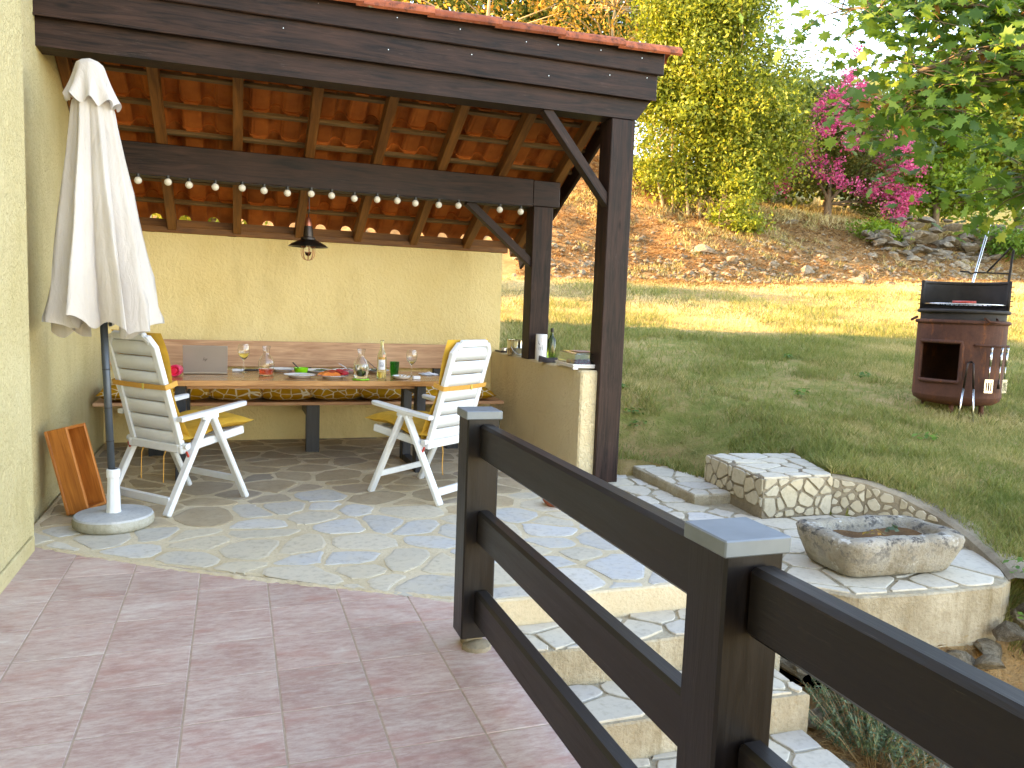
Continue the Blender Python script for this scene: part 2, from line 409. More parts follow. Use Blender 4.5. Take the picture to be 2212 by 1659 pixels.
def _ptile():
    m = NM('pink_marbled_tile', .42, 0, .5)
    v = m.co(scale=(1, 3.0, 1), rnd=True); v2 = m.co(scale=(1, 1.4, 1), rnd=True)
    n1 = m.noise(v, 13, 9, .75, .1); n2 = m.noise(v2, 3, 4, .6); n3 = m.noise(v, 30, 6, .8)
    f = m.math('ADD', m.math('MULTIPLY', n1, .55), m.math('ADD', m.math('MULTIPLY', n2, .25), m.math('MULTIPLY', n3, .2)))
    c = m.ramp(f, [(.36, lin(160, 124, 114)), (.46, lin(181, 151, 142)), (.54, lin(195, 173, 163)), (.64, lin(209, 197, 187))])
    c = m.mix(m.ramp(m.noise(v, 4, 5, .6), [(.52, (0, 0, 0, 1)), (.7, (.5, .5, .5, 1))]), c, lin(178, 124, 112))
    hs = m.n('ShaderNodeHueSaturation'); m.l(c, hs.inputs['Color']); m.l(m.math('ADD', m.math('MULTIPLY', m.rnd(), .14), .92), hs.inputs['Value'])
    grime = m.noise(m.n('ShaderNodeNewGeometry').outputs['Position'], 1.7, 7, .7)
    c = m.mix(m.ramp(grime, [(.5, (0, 0, 0, 1)), (.72, (.25, .25, .25, 1))]), hs.outputs[0], lin(140, 120, 108))
    m.col(c); m.l(m.math('ADD', m.math('MULTIPLY', n1, .3), .3), m.b.inputs['Roughness']); m.bump(n3, .12, .002); return m.mat
MAT['ptile'] = _ptile()
MAT['grout'] = plain('tile_grout', lin(176, 156, 138), .9)
def leafmat(name, stops, trans=.45, gloss=.35):
    m = NM(name, .5, 0, gloss); c = m.ramp(m.attr('c'), stops); m.col(c)
    t = m.n('ShaderNodeBsdfTranslucent'); m.l(c, t.inputs['Color'])
    mx = m.n('ShaderNodeMixShader'); mx.inputs[0].default_value = trans
    m.l(m.b.outputs[0], mx.inputs[1]); m.l(t.outputs[0], mx.inputs[2]); m.l(mx.outputs[0], m.out.inputs['Surface'])
    return m.mat
MAT['leaf_bush'] = leafmat('bush_leaves', [(0, lin(82, 98, 30)), (.45, lin(122, 136, 42)), (.8, lin(156, 160, 56)), (1, lin(188, 172, 68))])
MAT['leaf_green'] = leafmat('green_leaves', [(0, lin(84, 118, 32)), (.6, lin(124, 152, 44)), (1, lin(164, 178, 60))])
MAT['leaf_yellow'] = leafmat('yellow_leaves', [(0, lin(104, 104, 40)), (.5, lin(160, 132, 54)), (.8, lin(196, 150, 60)), (1, lin(206, 140, 58))])
MAT['leaf_pink'] = leafmat('pink_blossom', [(0, lin(190, 62, 118)), (.5, lin(222, 96, 150)), (1, lin(240, 136, 172))])
MAT['leaf_myrtle'] = leafmat('myrtle_leaves', [(0, lin(60, 76, 32)), (.6, lin(98, 108, 48)), (1, lin(150, 128, 68))])
MAT['leaf_maple'] = leafmat('maple_leaves', [(0, lin(64, 98, 34)), (.6, lin(102, 134, 46)), (.9, lin(138, 156, 54)), (.97, lin(160, 146, 50)), (1, lin(172, 116, 50))], .5)
MAT['leaf_far'] = leafmat('far_leaves', [(0, lin(84, 104, 44)), (.6, lin(124, 140, 60)), (1, lin(168, 158, 78))])
MAT['leaf_lav'] = leafmat('lavender_leaves', [(0, lin(66, 88, 62)), (1, lin(112, 132, 96))], .2)
MAT['leaf_silver'] = leafmat('silver_leaves', [(0, lin(124, 140, 130)), (1, lin(170, 180, 168))], .2)
MAT['leaf_weed'] = leafmat('weed_leaves', [(0, lin(64, 104, 34)), (1, lin(112, 148, 52))], .35)
MAT['grass'] = leafmat('grass_blades', [(0, lin(112, 126, 60)), (.3, lin(148, 146, 84)), (.6, lin(186, 170, 114)), (1, lin(216, 196, 144))], .3, .2)
MAT['straw'] = leafmat('dry_litter', [(0, lin(108, 78, 48)), (.5, lin(158, 118, 72)), (1, lin(200, 164, 108))], .15, .2)
MAT['bark'] = plain('bark', lin(112, 94, 72), .9, var=.35, scale=9, bump=.8)
MAT['twig'] = plain('pale_twig', lin(166, 142, 104), .85, var=.2, scale=12)
def _ground():
    m = NM('lawn_ground', .95, 0, .1); v = m.co()
    n1 = m.noise(v, .55, 6, .65); n2 = m.noise(v, 5, 6, .7); n3 = m.noise(v, 40, 4, .7)
    f = m.math('ADD', m.math('MULTIPLY', n1, .5), m.math('MULTIPLY', n2, .5))
    g = m.ramp(f, [(.36, lin(106, 118, 56)), (.47, lin(138, 136, 76)), (.54, lin(168, 148, 98)), (.64, lin(188, 162, 118))])
    d = m.ramp(f, [(.34, lin(108, 84, 56)), (.5, lin(152, 120, 80)), (.66, lin(186, 152, 106))])
    u = m.ramp(f, [(.3, lin(92, 96, 44)), (.5, lin(124, 120, 62)), (.7, lin(156, 134, 86))])
    c = m.mix(m.attr('c'), g, d); c = m.mix(m.attr('u'), c, u)
    c = m.mix(m.ramp(n3, [(.5, (0, 0, 0, 1)), (.75, (.4, .4, .4, 1))]), c, lin(84, 72, 44))
    m.col(c); m.bump(m.math('ADD', n2, m.math('MULTIPLY', n3, .5)), .9, .05); return m.mat
MAT['ground'] = _ground()
MAT['zinc'] = plain('zinc_cap', lin(122, 130, 136), .5, .4, .1, 12)
MAT['plastic'] = plain('white_plastic', lin(212, 215, 217), .34, 0, .03, 20)
def _canvas():
    m = NM('off_white_canvas', .85, 0, .2); v = m.co(); n1 = m.noise(m.co(scale=(1, 1, .4)), 3, 5)
    c = m.ramp(n1, [(.3, lin(204, 195, 186)), (.7, lin(222, 216, 210))]); m.col(c)
    m.bump(m.math('ADD', m.noise(m.co(scale=(1, 1, .3)), 16, 5, .6, .8), m.math('MULTIPLY', m.noise(v, 240, 2), .08)), .6, .022)
    t = m.n('ShaderNodeBsdfTranslucent'); m.l(c, t.inputs['Color']); mx = m.n('ShaderNodeMixShader'); mx.inputs[0].default_value = .22
    m.l(m.b.outputs[0], mx.inputs[1]); m.l(t.outputs[0], mx.inputs[2]); m.l(mx.outputs[0], m.out.inputs['Surface']); return m.mat
MAT['canvas'] = _canvas()
MAT['grey_pole'] = plain('grey_pole_paint', lin(66, 72, 78), .4, .3, .08, 15)
MAT['yellow_cloth'] = plain('yellow_cloth', lin(206, 160, 62), .9, 0, .14, 14, .15, .5)
MAT['strap'] = plain('ochre_strap', lin(198, 148, 74), .85, 0, .08, 40, .2)
def _pattern():
    m = NM('mustard_print_cloth', .9, 0, .15); v = m.co(scale=(1, 1, 1.25)); d = m.voro(v, 10.5, 'DISTANCE_TO_EDGE', 'Distance', .8)
    g = m.noise(v, 5, 3); thr = m.math('ADD', d, m.math('MULTIPLY', m.math('SUBTRACT', g, .5), .16))
    f = m.ramp(thr, [(.035, (1, 1, 1, 1)), (.06, (0, 0, 0, 1))])
    m.col(m.mix(f, m.ramp(m.noise(v, 9, 4), [(.3, lin(158, 112, 14)), (.7, lin(190, 140, 24))]), lin(214, 204, 178)))
    m.bump(m.noise(v, 60, 3), .3, .003); return m.mat
MAT['pattern'] = _pattern()
MAT['mustard'] = plain('mustard_cloth', lin(170, 122, 18), .9, 0, .12, 9, .15)
def _rust():
    m = NM('rusty_steel', .8, .25, .3); v = m.co(); vs_ = m.co(scale=(1, 1, .25))
    n1 = m.noise(v, 4, 6, .65); n2 = m.noise(vs_, 10, 6, .7); n3 = m.noise(v, 60, 4)
    c = m.ramp(n1, [(.3, lin(66, 44, 38)), (.55, lin(90, 58, 46)), (.75, lin(112, 72, 52))])
    c = m.mix(m.ramp(n2, [(.56, (0, 0, 0, 1)), (.74, (.8, .8, .8, 1))]), c, lin(158, 92, 42))
    c = m.mix(m.ramp(n3, [(.5, (0, 0, 0, 1)), (.75, (.5, .5, .5, 1))]), c, lin(60, 36, 30))
    m.col(c); m.bump(n3, .3, .003); return m.mat
MAT['rust'] = _rust()
MAT['soot'] = plain('sooty_steel', lin(44, 40, 38), .75, .3, .3, 10)
MAT['steel'] = plain('bright_steel', lin(200, 202, 204), .25, 1.0, .05, 20)
MAT['dark_metal'] = plain('dark_bronze', lin(58, 50, 46), .35, .8, .15, 15)
MAT['copper'] = plain('copper', lin(176, 104, 78), .3, .9, .1, 15)
MAT['tin'] = plain('tin_plate', lin(196, 190, 172), .16, 1.0, .04, 8)
MAT['black'] = plain('black_plastic', lin(30, 30, 32), .4)
MAT['concrete'] = mortar('mossy_concrete', lin(128, 120, 92), lin(164, 160, 144), lin(190, 188, 180), .3)
MAT['concrete_top'] = mortar('pale_concrete', lin(150, 152, 152), lin(176, 178, 178), lin(198, 198, 196), .12)
def glass(name, c=(1, 1, 1, 1), ior=1.45, rough=0.0, alpha=None):
    m = NM(name, rough); m.b.inputs['Transmission Weight'].default_value = 1.0; m.b.inputs['IOR'].default_value = ior
    m.b.inputs['Base Color'].default_value = c; return m.mat
MAT['glass'] = glass('clear_glass', (.97, .985, .98, 1))
MAT['glass_green'] = glass('green_glass', (.05, .42, .10, 1))
MAT['glass_oil'] = glass('dark_green_glass', (.16, .26, .05, 1))
MAT['glass_bottle'] = glass('pale_bottle_glass', (.88, .93, .78, 1))
MAT['wine'] = glass('white_wine', (.95, .82, .35, 1), 1.33)
MAT['rose'] = glass('red_drink', (.85, .16, .08, 1), 1.33)
MAT['water'] = glass('water', (.98, 1, .99, 1), 1.33)
MAT['box_clear'] = glass('clear_plastic', (.95, .95, .95, 1), 1.3, .08)
MAT['china'] = plain('white_china', lin(232, 232, 232), .15, 0, .02, 10)
MAT['blue_rim'] = plain('blue_rim', lin(120, 134, 176), .2)
MAT['lime'] = plain('lime_plastic', lin(122, 206, 30), .35)
MAT['melon'] = plain('melon', lin(236, 142, 66), .4, 0, .15, 40)
MAT['ham'] = plain('cured_ham', lin(178, 62, 48), .35, 0, .25, 60)
MAT['berry'] = plain('watermelon', lin(198, 44, 56), .35, 0, .2, 60)
MAT['herb'] = plain('green_salad', lin(72, 98, 38), .6, 0, .3, 60)
MAT['grain'] = plain('grated_cheese', lin(212, 200, 176), .8, 0, .15, 90)
MAT['paper'] = plain('white_paper', lin(228, 228, 230), .8, 0, .04, 20)
MAT['print_grey'] = plain('grey_print', lin(128, 132, 140), .8)
MAT['print_orange'] = plain('orange_print', lin(224, 170, 140), .8)
MAT['red_cup'] = plain('pink_red_plastic', lin(206, 42, 84), .35)
MAT['red_in'] = plain('bright_red_plastic', lin(226, 30, 70), .4)
MAT['laptop'] = plain('laptop_aluminium', lin(178, 168, 158), .38, .75, .03, 8)
MAT['logo'] = plain('dark_logo', lin(70, 64, 60), .3, .6)
MAT['bulb_white'] = plain('opal_bulb', lin(226, 220, 208), .25, 0, .03, 10)
MAT['glove'] = plain('grey_oven_cloth', lin(72, 66, 64), .95, 0, .2, 25, .1, .5)
MAT['glove_y'] = plain('yellow_oven_cloth', lin(188, 172, 92), .95, 0, .2, 25, .1, .5)
MAT['olive'] = plain('olive_green', lin(86, 92, 40), .5, 0, .2, 40)
MAT['roof'] = MAT['ridge']
# ================================================================== terrain
LOWSTEP = [(2.85, 6.2), (3.3, 6.15), (3.56, 6.0), (3.57, 5.3)]
EXCL = [(-9.2, -8), (2.46, -8), (2.46, 3.34), (2.80, 3.26), (3.04, 3.09), (3.95, 3.04), (4.10, 3.06), (4.22, 3.18), (4.34, 3.37), (4.44, 3.59), (4.49, 3.86), (4.44, 4.17), (4.26, 4.37), (4.0, 4.5),
        (4.18, 5.05), (3.7, 5.12), (3.55, 5.5), (3.48, 5.85), (3.26, 5.9), (2.83, 5.95), (2.83, 6.3), (2.76, 8.13), (-1.1, 8.13), (-1.1, 12.7), (-9.2, 12.7)]
def inpoly(x, y, P):
    c = np.zeros(np.shape(x), bool); n = len(P); j = n-1
    for i in range(n):
        xi, yi = P[i]; xj, yj = P[j]
        if yi != yj:
            c ^= ((yi > y) != (yj > y)) & (x < (xj-xi)*(y-yi)/(yj-yi)+xi)
        j = i
    return c
def segdist(x, y, P):
    d = np.full(np.shape(x), 1e9)
    for (ax, ay), (bx, by) in zip(P[:-1], P[1:]):
        t = np.clip(((x-ax)*(bx-ax)+(y-ay)*(by-ay))/((bx-ax)**2+(by-ay)**2), 0, 1)
        d = np.minimum(d, np.hypot(x-ax-t*(bx-ax), y-ay-t*(by-ay)))
    return d
def smin(a, b, k):
    h = np.clip(.5+.5*(b-a)/k, 0, 1); return b*(1-h)+a*h-k*h*(1-h)
def sl_of(x, y): return .336*x+.942*y, .942*x-.336*y
def bank0(l): return 18.2+np.maximum(0, l-5)*.38
def zt(x, y, rough=True):
    x = np.asarray(x, float); y = np.asarray(y, float)
    s, l = sl_of(x, y)
    lawn = .4+.15*(s-6.5)
    d = segdist(x, y, LOWSTEP)
    lawn = lawn*(.22+.78*sst(0, 1.1, d))
    dk = segdist(x, y, [(4.06, 4.44), (4.26, 4.33), (4.39, 4.14), (4.43, 3.85), (4.38, 3.6), (4.29, 3.4), (4.18, 3.2), (4.07, 3.05)]); wk = sst(.75, .14, dk)
    lawn = lawn*(1-wk)+wk*(.01+.275*np.clip((y-3.05)/1.39, 0, 1.05)**1.6)
    lawn = lawn-.55*sst(0, 1, (3.28+.5*sst(3.3, 2.8, x)-y)/.5)*sst(5.2, 3.7, x)-.12*sst(0, 1, (2.8-y)/.8)*sst(5.2, 3.7, x)
    lawn = np.where(inpoly(x, y, [(3.35, 4.35), (4.05, 4.42), (4.36, 5.24), (3.5, 5.34)]), np.minimum(lawn, .2), lawn)
    s0 = bank0(l); zb = .4+.15*(s0-6.5)
    rise = np.maximum(0, s-s0)*.54
    top_r = 4.15-.02*(l-8)+.23*(s-s0-3.6)
    top_l = 6.8+.40*(s-s0-8)
    wl = sst(5.2, 2.2, l); top = top_l*wl+top_r*(1-wl)
    bank = smin(zb+rise, top, .7)
    z = np.where(s > s0, np.maximum(bank, zb), lawn)
    if rough:
        a = sst(-1, 2.5, s-s0)
        z = z+(fbm(x, y, .9)-.47)*(.05+.42*a)+(vnoise(x, y, 3.1)-.5)*(.02+.10*a)
    z = np.where(s > 48, np.minimum(z, 14+.05*(s-48)), z)
    return z
def axis(parts):
    a = []
    for lo, hi, st in parts: a += list(np.arange(lo, hi-1e-6, st))
    a.append(parts[-1][1]); return np.array(a)
gx = axis([(-90, -20, 8), (-20, 2.4, 1.0), (2.4, 4.8, .06), (4.8, 22, .25), (22, 40, 1.5), (40, 140, 9)])
gy = axis([(-40, 0, 6), (0, 2.2, .3), (2.2, 6.6, .06), (6.6, 30, .25), (30, 60, 1.5), (60, 200, 9)])
GX, GY = np.meshgrid(gx, gy); GZ = zt(GX, GY); GZ = np.where(inpoly(GX, GY, EXCL), GZ-.35, GZ)
nx, ny = len(gx), len(gy)
ii = np.arange(nx*ny).reshape(ny, nx)
Q = np.stack([ii[:-1, :-1], ii[:-1, 1:], ii[1:, 1:], ii[1:, :-1]], -1).reshape(-1, 4)
keep = ~inpoly(GX, GY, EXCL).ravel()[Q].all(1); Q = Q[keep]
S_, L_ = sl_of(GX, GY)
dry = np.maximum(sst(-1.5, .8, S_-bank0(L_)), .45*sst(10.5, 14, S_)); upper = sst(3.2, 5.0, S_-bank0(L_))*sst(3.0, 5.5, L_)
soilw = sst(3.5, 3.1, GY)*sst(5.2, 4.2, GX)
nearpost = sst(.55, .1, segdist(GX, GY, LOWSTEP))*.6
me = npmesh('lawn', np.stack([GX.ravel(), GY.ravel(), GZ.ravel()], -1), Q, MAT['ground'], np.clip(dry+soilw+nearpost, 0, 1).ravel(), True)
a = me.attributes.new('u', 'FLOAT', 'POINT'); a.data.foreach_set('value', upper.ravel().astype(np.float32))
struct(place(me, 'lawn'))['label'] = 'sloping dry lawn rising to a stony bank'

# ================================================================== paving
def clip(poly, nx_, ny_, c):
    out = []
    for i in range(len(poly)):
        p = poly[i]; q = poly[(i+1) % len(poly)]
        dp = p[0]*nx_+p[1]*ny_-c; dq = q[0]*nx_+q[1]*ny_-c
        if dp <= 0: out.append(p)
        if dp*dq < 0:
            t = dp/(dp-dq); out.append((p[0]+(q[0]-p[0])*t, p[1]+(q[1]-p[1])*t))
    return out
def area(P): return .5*sum(P[i][0]*P[(i+1) % len(P)][1]-P[(i+1) % len(P)][0]*P[i][1] for i in range(len(P)))
def crazy(region, spacing, gap, rng, sx=1.25, rnd_=.14, wob=.012, irr=.22):
    """irregular stones (counter-clockwise outlines) that fill a convex region"""
    xs = [p[0] for p in region]; ys = [p[1] for p in region]
    pts = []; tries = 0
    while tries < 6000:
        tries += 1
        x = rng.uniform(min(xs)-.1, max(xs)+.1); y = rng.uniform(min(ys)-.1, max(ys)+.1)
        dm = spacing*rng.uniform(.5, 1.35)
        if all(math.hypot((x-a)/sx, y-b) > dm for a, b in pts): pts.append((x, y))
    out = []; hh = [rng.random() for _ in pts]
    for i, (x, y) in enumerate(pts):
        P = list(region)
        for j in sorted(range(len(pts)), key=lambda q: (pts[q][0]-x)**2+(pts[q][1]-y)**2)[1:26]:
            a, b = pts[j]; fr_ = .5+irr*(hh[i]-hh[j])
            dx, dy = a-x, b-y; L = math.hypot(dx, dy); nx_, ny_ = dx/L, dy/L
            P = clip(P, nx_, ny_, (x+dx*fr_)*nx_+(y+dy*fr_)*ny_-gap*rng.uniform(.35, .75))
            if len(P) < 3: break
        if len(P) < 3 or abs(area(P)) < (.0035 if spacing > .2 else .0008): continue
        if area(P) < 0: P = P[::-1]
        # round the corners, then roughen
        for it in range(2):
            R = []
            for k in range(len(P)):
                p = P[k]; q = P[(k+1) % len(P)]; c_ = rnd_ if it == 0 else .2
                R += [(p[0]+(q[0]-p[0])*c_, p[1]+(q[1]-p[1])*c_), (q[0]+(p[0]-q[0])*c_, q[1]+(p[1]-q[1])*c_)]
            P = R
        R = []
        for p in P:
            if not R or math.hypot(p[0]-R[-1][0], p[1]-R[-1][1]) > .018: R.append(p)
        while len(R) > 20: R = [q for k, q in enumerate(R) if k % 4 != 3]
        if len(R) < 4: continue
        R = [(p[0]+rng.uniform(-wob, wob), p[1]+rng.uniform(-wob, wob)) for p in R]
        out.append(R)
    return out
def lay(polys, z, h, parent, mat, rng, name='flagstone', ch=.004):
    if parent.name.startswith('flag'): ch = .016
    for P in polys:
        cx_ = sum(p[0] for p in P)/len(P); cy_ = sum(p[1] for p in P)/len(P)
        b = MB(); b.prism([(p[0]-cx_, p[1]-cy_) for p in P], -.02, h+rng.uniform(-.001, .002), ch, dr=.002 if parent.name.startswith('flag') else None)
        m = mat(cx_, cy_) if callable(mat) else mat
        o = place(b.mesh(name, m), name, parent, (cx_-ORG[parent.name][0], cy_-ORG[parent.name][1], z-ORG[parent.name][2]),
                  (rng.uniform(-.006, .006), rng.uniform(-.006, .006), 0))
rng = random.Random(11)
def slab(name, poly, z0, z1, mat, label):
    b = MB(); b.prism(poly, z0, z1, .012); o = b.build(name, mat); o['label'] = label; return struct(o)
# tiled terrace: tiles on a 0.317 m grid, cut off along a line where the flagstones begin
tb = slab('tiled_terrace', [(-1.04, -3), (1.05, -3), (1.05, 3.42), (-1.04, 4.82)], -.25, .0012, MAT['grout'], 'pink tiled terrace floor in front of the shelter')
TN = (.556, .831); TC = .556*.97+.831*3.46
def tile_line(x): return 4.80+(x+1.03)*-.66-.06*math.sin((x+1.03)*1.9)
G = .317
for i in range(-3, 4):
    for j in range(-1, 17):
        x0 = -.161+G*i; y0 = .436+G*j
        P = [(x0+.0032, y0+.0032), (x0+G-.0032, y0+.0032), (x0+G-.0032, y0+G-.0032), (x0+.0032, y0+G-.0032)]
        P = clip(P, -1, 0, 1.03); P = clip(P, 1, 0, 1.04)
        if len(P) < 3: continue
        mx = sum(p[0] for p in P)/len(P); y1 = tile_line(mx); sl_ = (tile_line(mx+.1)-tile_line(mx-.1))/.2; L = math.hypot(1, sl_)
        P = clip(P, -sl_/L, 1/L, (-sl_*mx+y1)/L)
        if len(P) < 3 or abs(area(P)) < .0006: continue
        cx_ = sum(p[0] for p in P)/len(P); cy_ = sum(p[1] for p in P)/len(P)
        b = MB(); b.prism([(p[0]-cx_, p[1]-cy_) for p in P], -.02, .003+rng.uniform(0, .0008), .003)
        place(b.mesh('floor_tile', MAT['ptile']), 'floor_tile', tb, (cx_-tb.location.x, cy_-tb.location.y, -tb.location.z))
# flagstone terrace
MREG = [(-1.1, 4.88), (.98, 3.47), (2.55, 3.45), (2.62, 3.5), (2.62, 8.02), (-1.1, 8.02)]
terr = slab('flagstone_terrace', [(-1.14, 4.86), (-.4, 4.36), (.2, 4.02), (.6, 3.75), (1.0, 3.45), (1.2, 3.44), (2.3, 3.43), (2.66, 3.44), (2.75, 6.3), (2.75, 8.05), (-1.14, 8.05)],
            -.5, .004, MAT['mortar'], 'flagstone terrace under the shelter and up to the steps')
main = crazy(MREG, .32, .032, rng, 1.4, .17)
lay(main, .004, .003, terr, lambda x, y: MAT['flag_shade'] if y > 5.35+.35*math.sin(x*3.1) else MAT['flag'], rng)  # stones below the roof take the darker copy with painted shade
b = MB(); V = []; nl = 90; rl = random.Random(4)
for i in range(nl+1):
    x = -1.02+2.0*i/nl; y = tile_line(x); a = rl.uniform(.0, .028); c_ = rl.uniform(.02, .05); h = rl.uniform(.006, .011)
    V += [(x, y-a, .0015), (x, y-a*.4+.004, h), (x, y+c_*.6, h+.001), (x, y+c_, .0045)]
b.add(V, [(i*4+j, (i+1)*4+j, (i+1)*4+j+1, i*4+j+1) for i in range(nl) for j in range(3)], 0, True); b.build('mortar_edge', MAT['mortar'], terr)
# right-hand platform with trough, and the strip beside the post
PL = [(2.664, 3.40), (2.80, 3.27), (3.02, 3.05), (3.4, 3.0), (3.95, 2.99), (4.10, 3.06), (4.36, 3.42), (4.48, 3.8), (4.42, 4.18), (4.1, 4.47), (3.6, 5.2), (3.5, 6.1), (2.87, 6.22), (2.754, 6.2)]
plat = slab('stone_platform', PL, -.42, .0, MAT['riser'], 'pale stone platform right of the terrace carrying the trough')
lay(crazy([(2.67, 3.42), (2.82, 3.28), (3.04, 3.08), (3.94, 3.02), (4.10, 3.10), (4.34, 3.43), (4.45, 3.8), (4.39, 4.15), (4.08, 4.42), (2.67, 4.42)], .36, .020, rng, rnd_=.06, wob=.006), .0, .008, plat, MAT['marble'], rng)
lay(crazy([(2.77, 4.44), (3.5, 4.44), (3.2, 4.9), (3.2, 6.12), (2.77, 6.15)], .3, .024, rng), .0, .008, plat, MAT['flag'], rng)
# low step and the higher slab step up to the lawn
ls = slab('low_stone_step', [(3.2, 4.87), (3.62, 4.87), (3.66, 5.5), (3.58, 6.02), (3.25, 6.12)], -.1, .075, MAT['riser'], 'low step with stained edge beside the post')
lay(crazy([(3.21, 4.88), (3.6, 4.88), (3.64, 5.5), (3.56, 6.0), (3.26, 6.1)], .30, .018, rng, rnd_=.06, wob=.006), .075, .008, ls, MAT['marble'], rng)
SB = [(3.46, 4.43), (4.05, 4.43), (4.34, 5.2), (3.57, 5.3)]
hs = slab('high_stone_step', SB, -.1, .292, MAT['cement'], 'high step of white stones at the lawn edge')
lay(crazy([(3.465, 4.435), (4.045, 4.435), (4.33, 5.19), (3.575, 5.29)], .27, .02, rng, rnd_=.06, wob=.005), .292, .009, hs, MAT['marble'], rng)
def clad_face(parent, p0, p1, ztop0, ztop1, zbot, sp, rng, mat, out=.012, sub=1):
    """irregular stones on an upright face from p0 to p1"""
    L = math.hypot(p1[0]-p0[0], p1[1]-p0[1]); ux, uy = (p1[0]-p0[0])/L, (p1[1]-p0[1])/L; nx_, ny_ = uy, -ux
    for P in crazy([(.005, zbot+.004), (L-.005, zbot+.004), (L-.005, ztop1-.006), (.005, ztop0-.006)], sp, .014, rng, 1.0, .03, .003, .34):
        cu = sum(p[0] for p in P)/len(P); cz = sum(p[1] for p in P)/len(P)
        b = MB(); b.prism([(p[0]-cu, p[1]-cz) for p in P], -.012, out, .004)
        o = place(b.mesh('cladding_stone', mat), 'cladding_stone', parent)
        mw = Matrix(((ux, 0, nx_, p0[0]+ux*cu-parent.location.x), (uy, 0, ny_, p0[1]+uy*cu-parent.location.y), (0, 1, 0, cz-parent.location.z), (0, 0, 0, 1)))
        o.matrix_local = mw
clad_face(hs, (3.46, 4.43), (4.05, 4.43), .292, .292, .01, .15, rng, MAT['clad'])
clad_face(hs, (3.57, 5.3), (3.46, 4.43), .292, .292, .08, .17, rng, MAT['clad'])
# curved kerb wall behind the trough, dropping towards the front
KP = [(4.06, 4.44, .285), (4.26, 4.33, .255), (4.39, 4.14, .20), (4.43, 3.85, .13), (4.38, 3.6, .08), (4.29, 3.4, .05), (4.18, 3.2, .03), (4.07, 3.05, .012)]
kb = thing('kerb_wall', 'low curved kerb wall clad in pale stones behind the trough', 'kerb wall', (4.3, 3.8, 0))
b = MB(); V = []; n = len(KP)
for i, (x, y, z) in enumerate(KP):
    a = KP[max(0, i-1)]; c_ = KP[min(n-1, i+1)]; tx, ty = c_[0]-a[0], c_[1]-a[1]; L = math.hypot(tx, ty); ox, oy = -ty/L, tx/L
    ww = .19+.03*math.sin(i*2.3)
    V += [(x, y, -.1), (x, y, z-.01), (x+ox*.03, y+oy*.03, z+.008), (x+ox*ww*.8, y+oy*ww*.8, z+.012), (x+ox*ww, y+oy*ww, z-.02), (x+ox*ww, y+oy*ww, -.1)]
F = [(i*6+j, (i+1)*6+j, (i+1)*6+j+1, i*6+j+1) for i in range(n-1) for j in range(5)]
b.add(V, F); b.build('coping', MAT['cement'], kb)
for i in range(5):
    p, q = KP[i], KP[i+1]
    if q[2] > .08: clad_face(kb, (p[0], p[1]), (q[0], q[1]), p[2]-.012, q[2]-.012, .006, .11, rng, MAT['clad'], .01)
# steps going down on the near side
stp = thing('stone_steps', 'flight of white stone steps going down beside the fence', 'steps', (1.8, 2.6, -.6)); stp['kind'] = 'structure'
del stp['category']
for k, (y0, y1, z, xr) in enumerate([(3.14, 3.44, -.14, 2.62), (2.80, 3.14, -.32, 2.52), (2.45, 2.80, -.50, 2.50), (2.10, 2.45, -.67, 2.52), (1.75, 2.10, -.84, 2.55), (1.4, 1.75, -1.0, 2.55)]):
    yw = [y0+.012*math.sin(i*2.1+k) for i in range(6)]; xs = [1.06+(xr-1.06)*i/5 for i in range(6)]
    b = MB(); b.prism([(xs[i], yw[i]) for i in range(6)]+[(xr, y1+.03), (1.06, y1+.03)], z-.6, z, .012)
    so = b.build('step', MAT['riser'], stp)
    lay(crazy([(1.07, y0+.015), (xr-.01, y0+.015), (xr-.01, y1-.005), (1.07, y1-.005)], .30, .018, rng, 1.3, .05, .004), z, .010, so, MAT['marble'], rng, 'step_stone')

# ================================================================== house and garden walls
hs_ = thing('house', 'cream rendered house wall along the left of the terrace', 'house', (-5, 2, 0))
b = MB()
prof = [(-1.035, -7), (-1.035, 4.78)] + [(-1.135+.10*math.cos(t), 4.80+.10*math.sin(t)) for t in np.linspace(0, math.pi/2, 6)] + [(-1.15, 4.94), (-1.15, 12.75), (-9, 12.75), (-9, -7)]
b.prism(prof, -.4, 5.3, 0); b.build('wall', MAT['stucco'], hs_)
b = MB(); b.box(-1.034, -3, -.01, -1.018, 4.74, .085, .006); b.build('skirting', MAT['stucco'], hs_)
b = MB(); V = [(-9.4, -7.4, 5.3), (-.75, -7.4, 5.3), (-.75, 13.0, 5.3), (-9.4, 13.0, 5.3), (-5.1, -7.4, 7.1), (-5.1, 13.0, 7.1), (-9.4, -7.4, 5.42), (-.75, -7.4, 5.42), (-.75, 13.0, 5.42), (-9.4, 13.0, 5.42)]
b.add(V, [(0, 3, 2, 1), (6, 4, 5, 9), (4, 7, 8, 5), (6, 7, 4), (8, 9, 5), (0, 1, 7, 6), (1, 2, 8, 7), (2, 3, 9, 8), (3, 0, 6, 9)]); b.build('roof', MAT['roof'], hs_)
bw = MB()
V = []; n = 60
for i in range(n+1):
    x = -1.16+3.87*i/n; zt_ = 1.985+.012*(math.sin(i*1.7)+math.sin(i*.61))*.7
    V += [(x, 8.05, -.1), (x, 8.05, zt_), (x, 8.24, zt_), (x, 8.24, -.1)]
F = []
for i in range(n):
    for j in range(4): F.append((i*4+j, (i+1)*4+j, (i+1)*4+(j+1) % 4, i*4+(j+1) % 4))
F += [(0, 1, 2, 3), tuple(n*4+q for q in (3, 2, 1, 0))]
bw.add(V, F); o = bw.build('back_wall', MAT['stucco_back']); tag(o, 'yellow rendered garden wall behind the bench', 'wall', kind='thing')
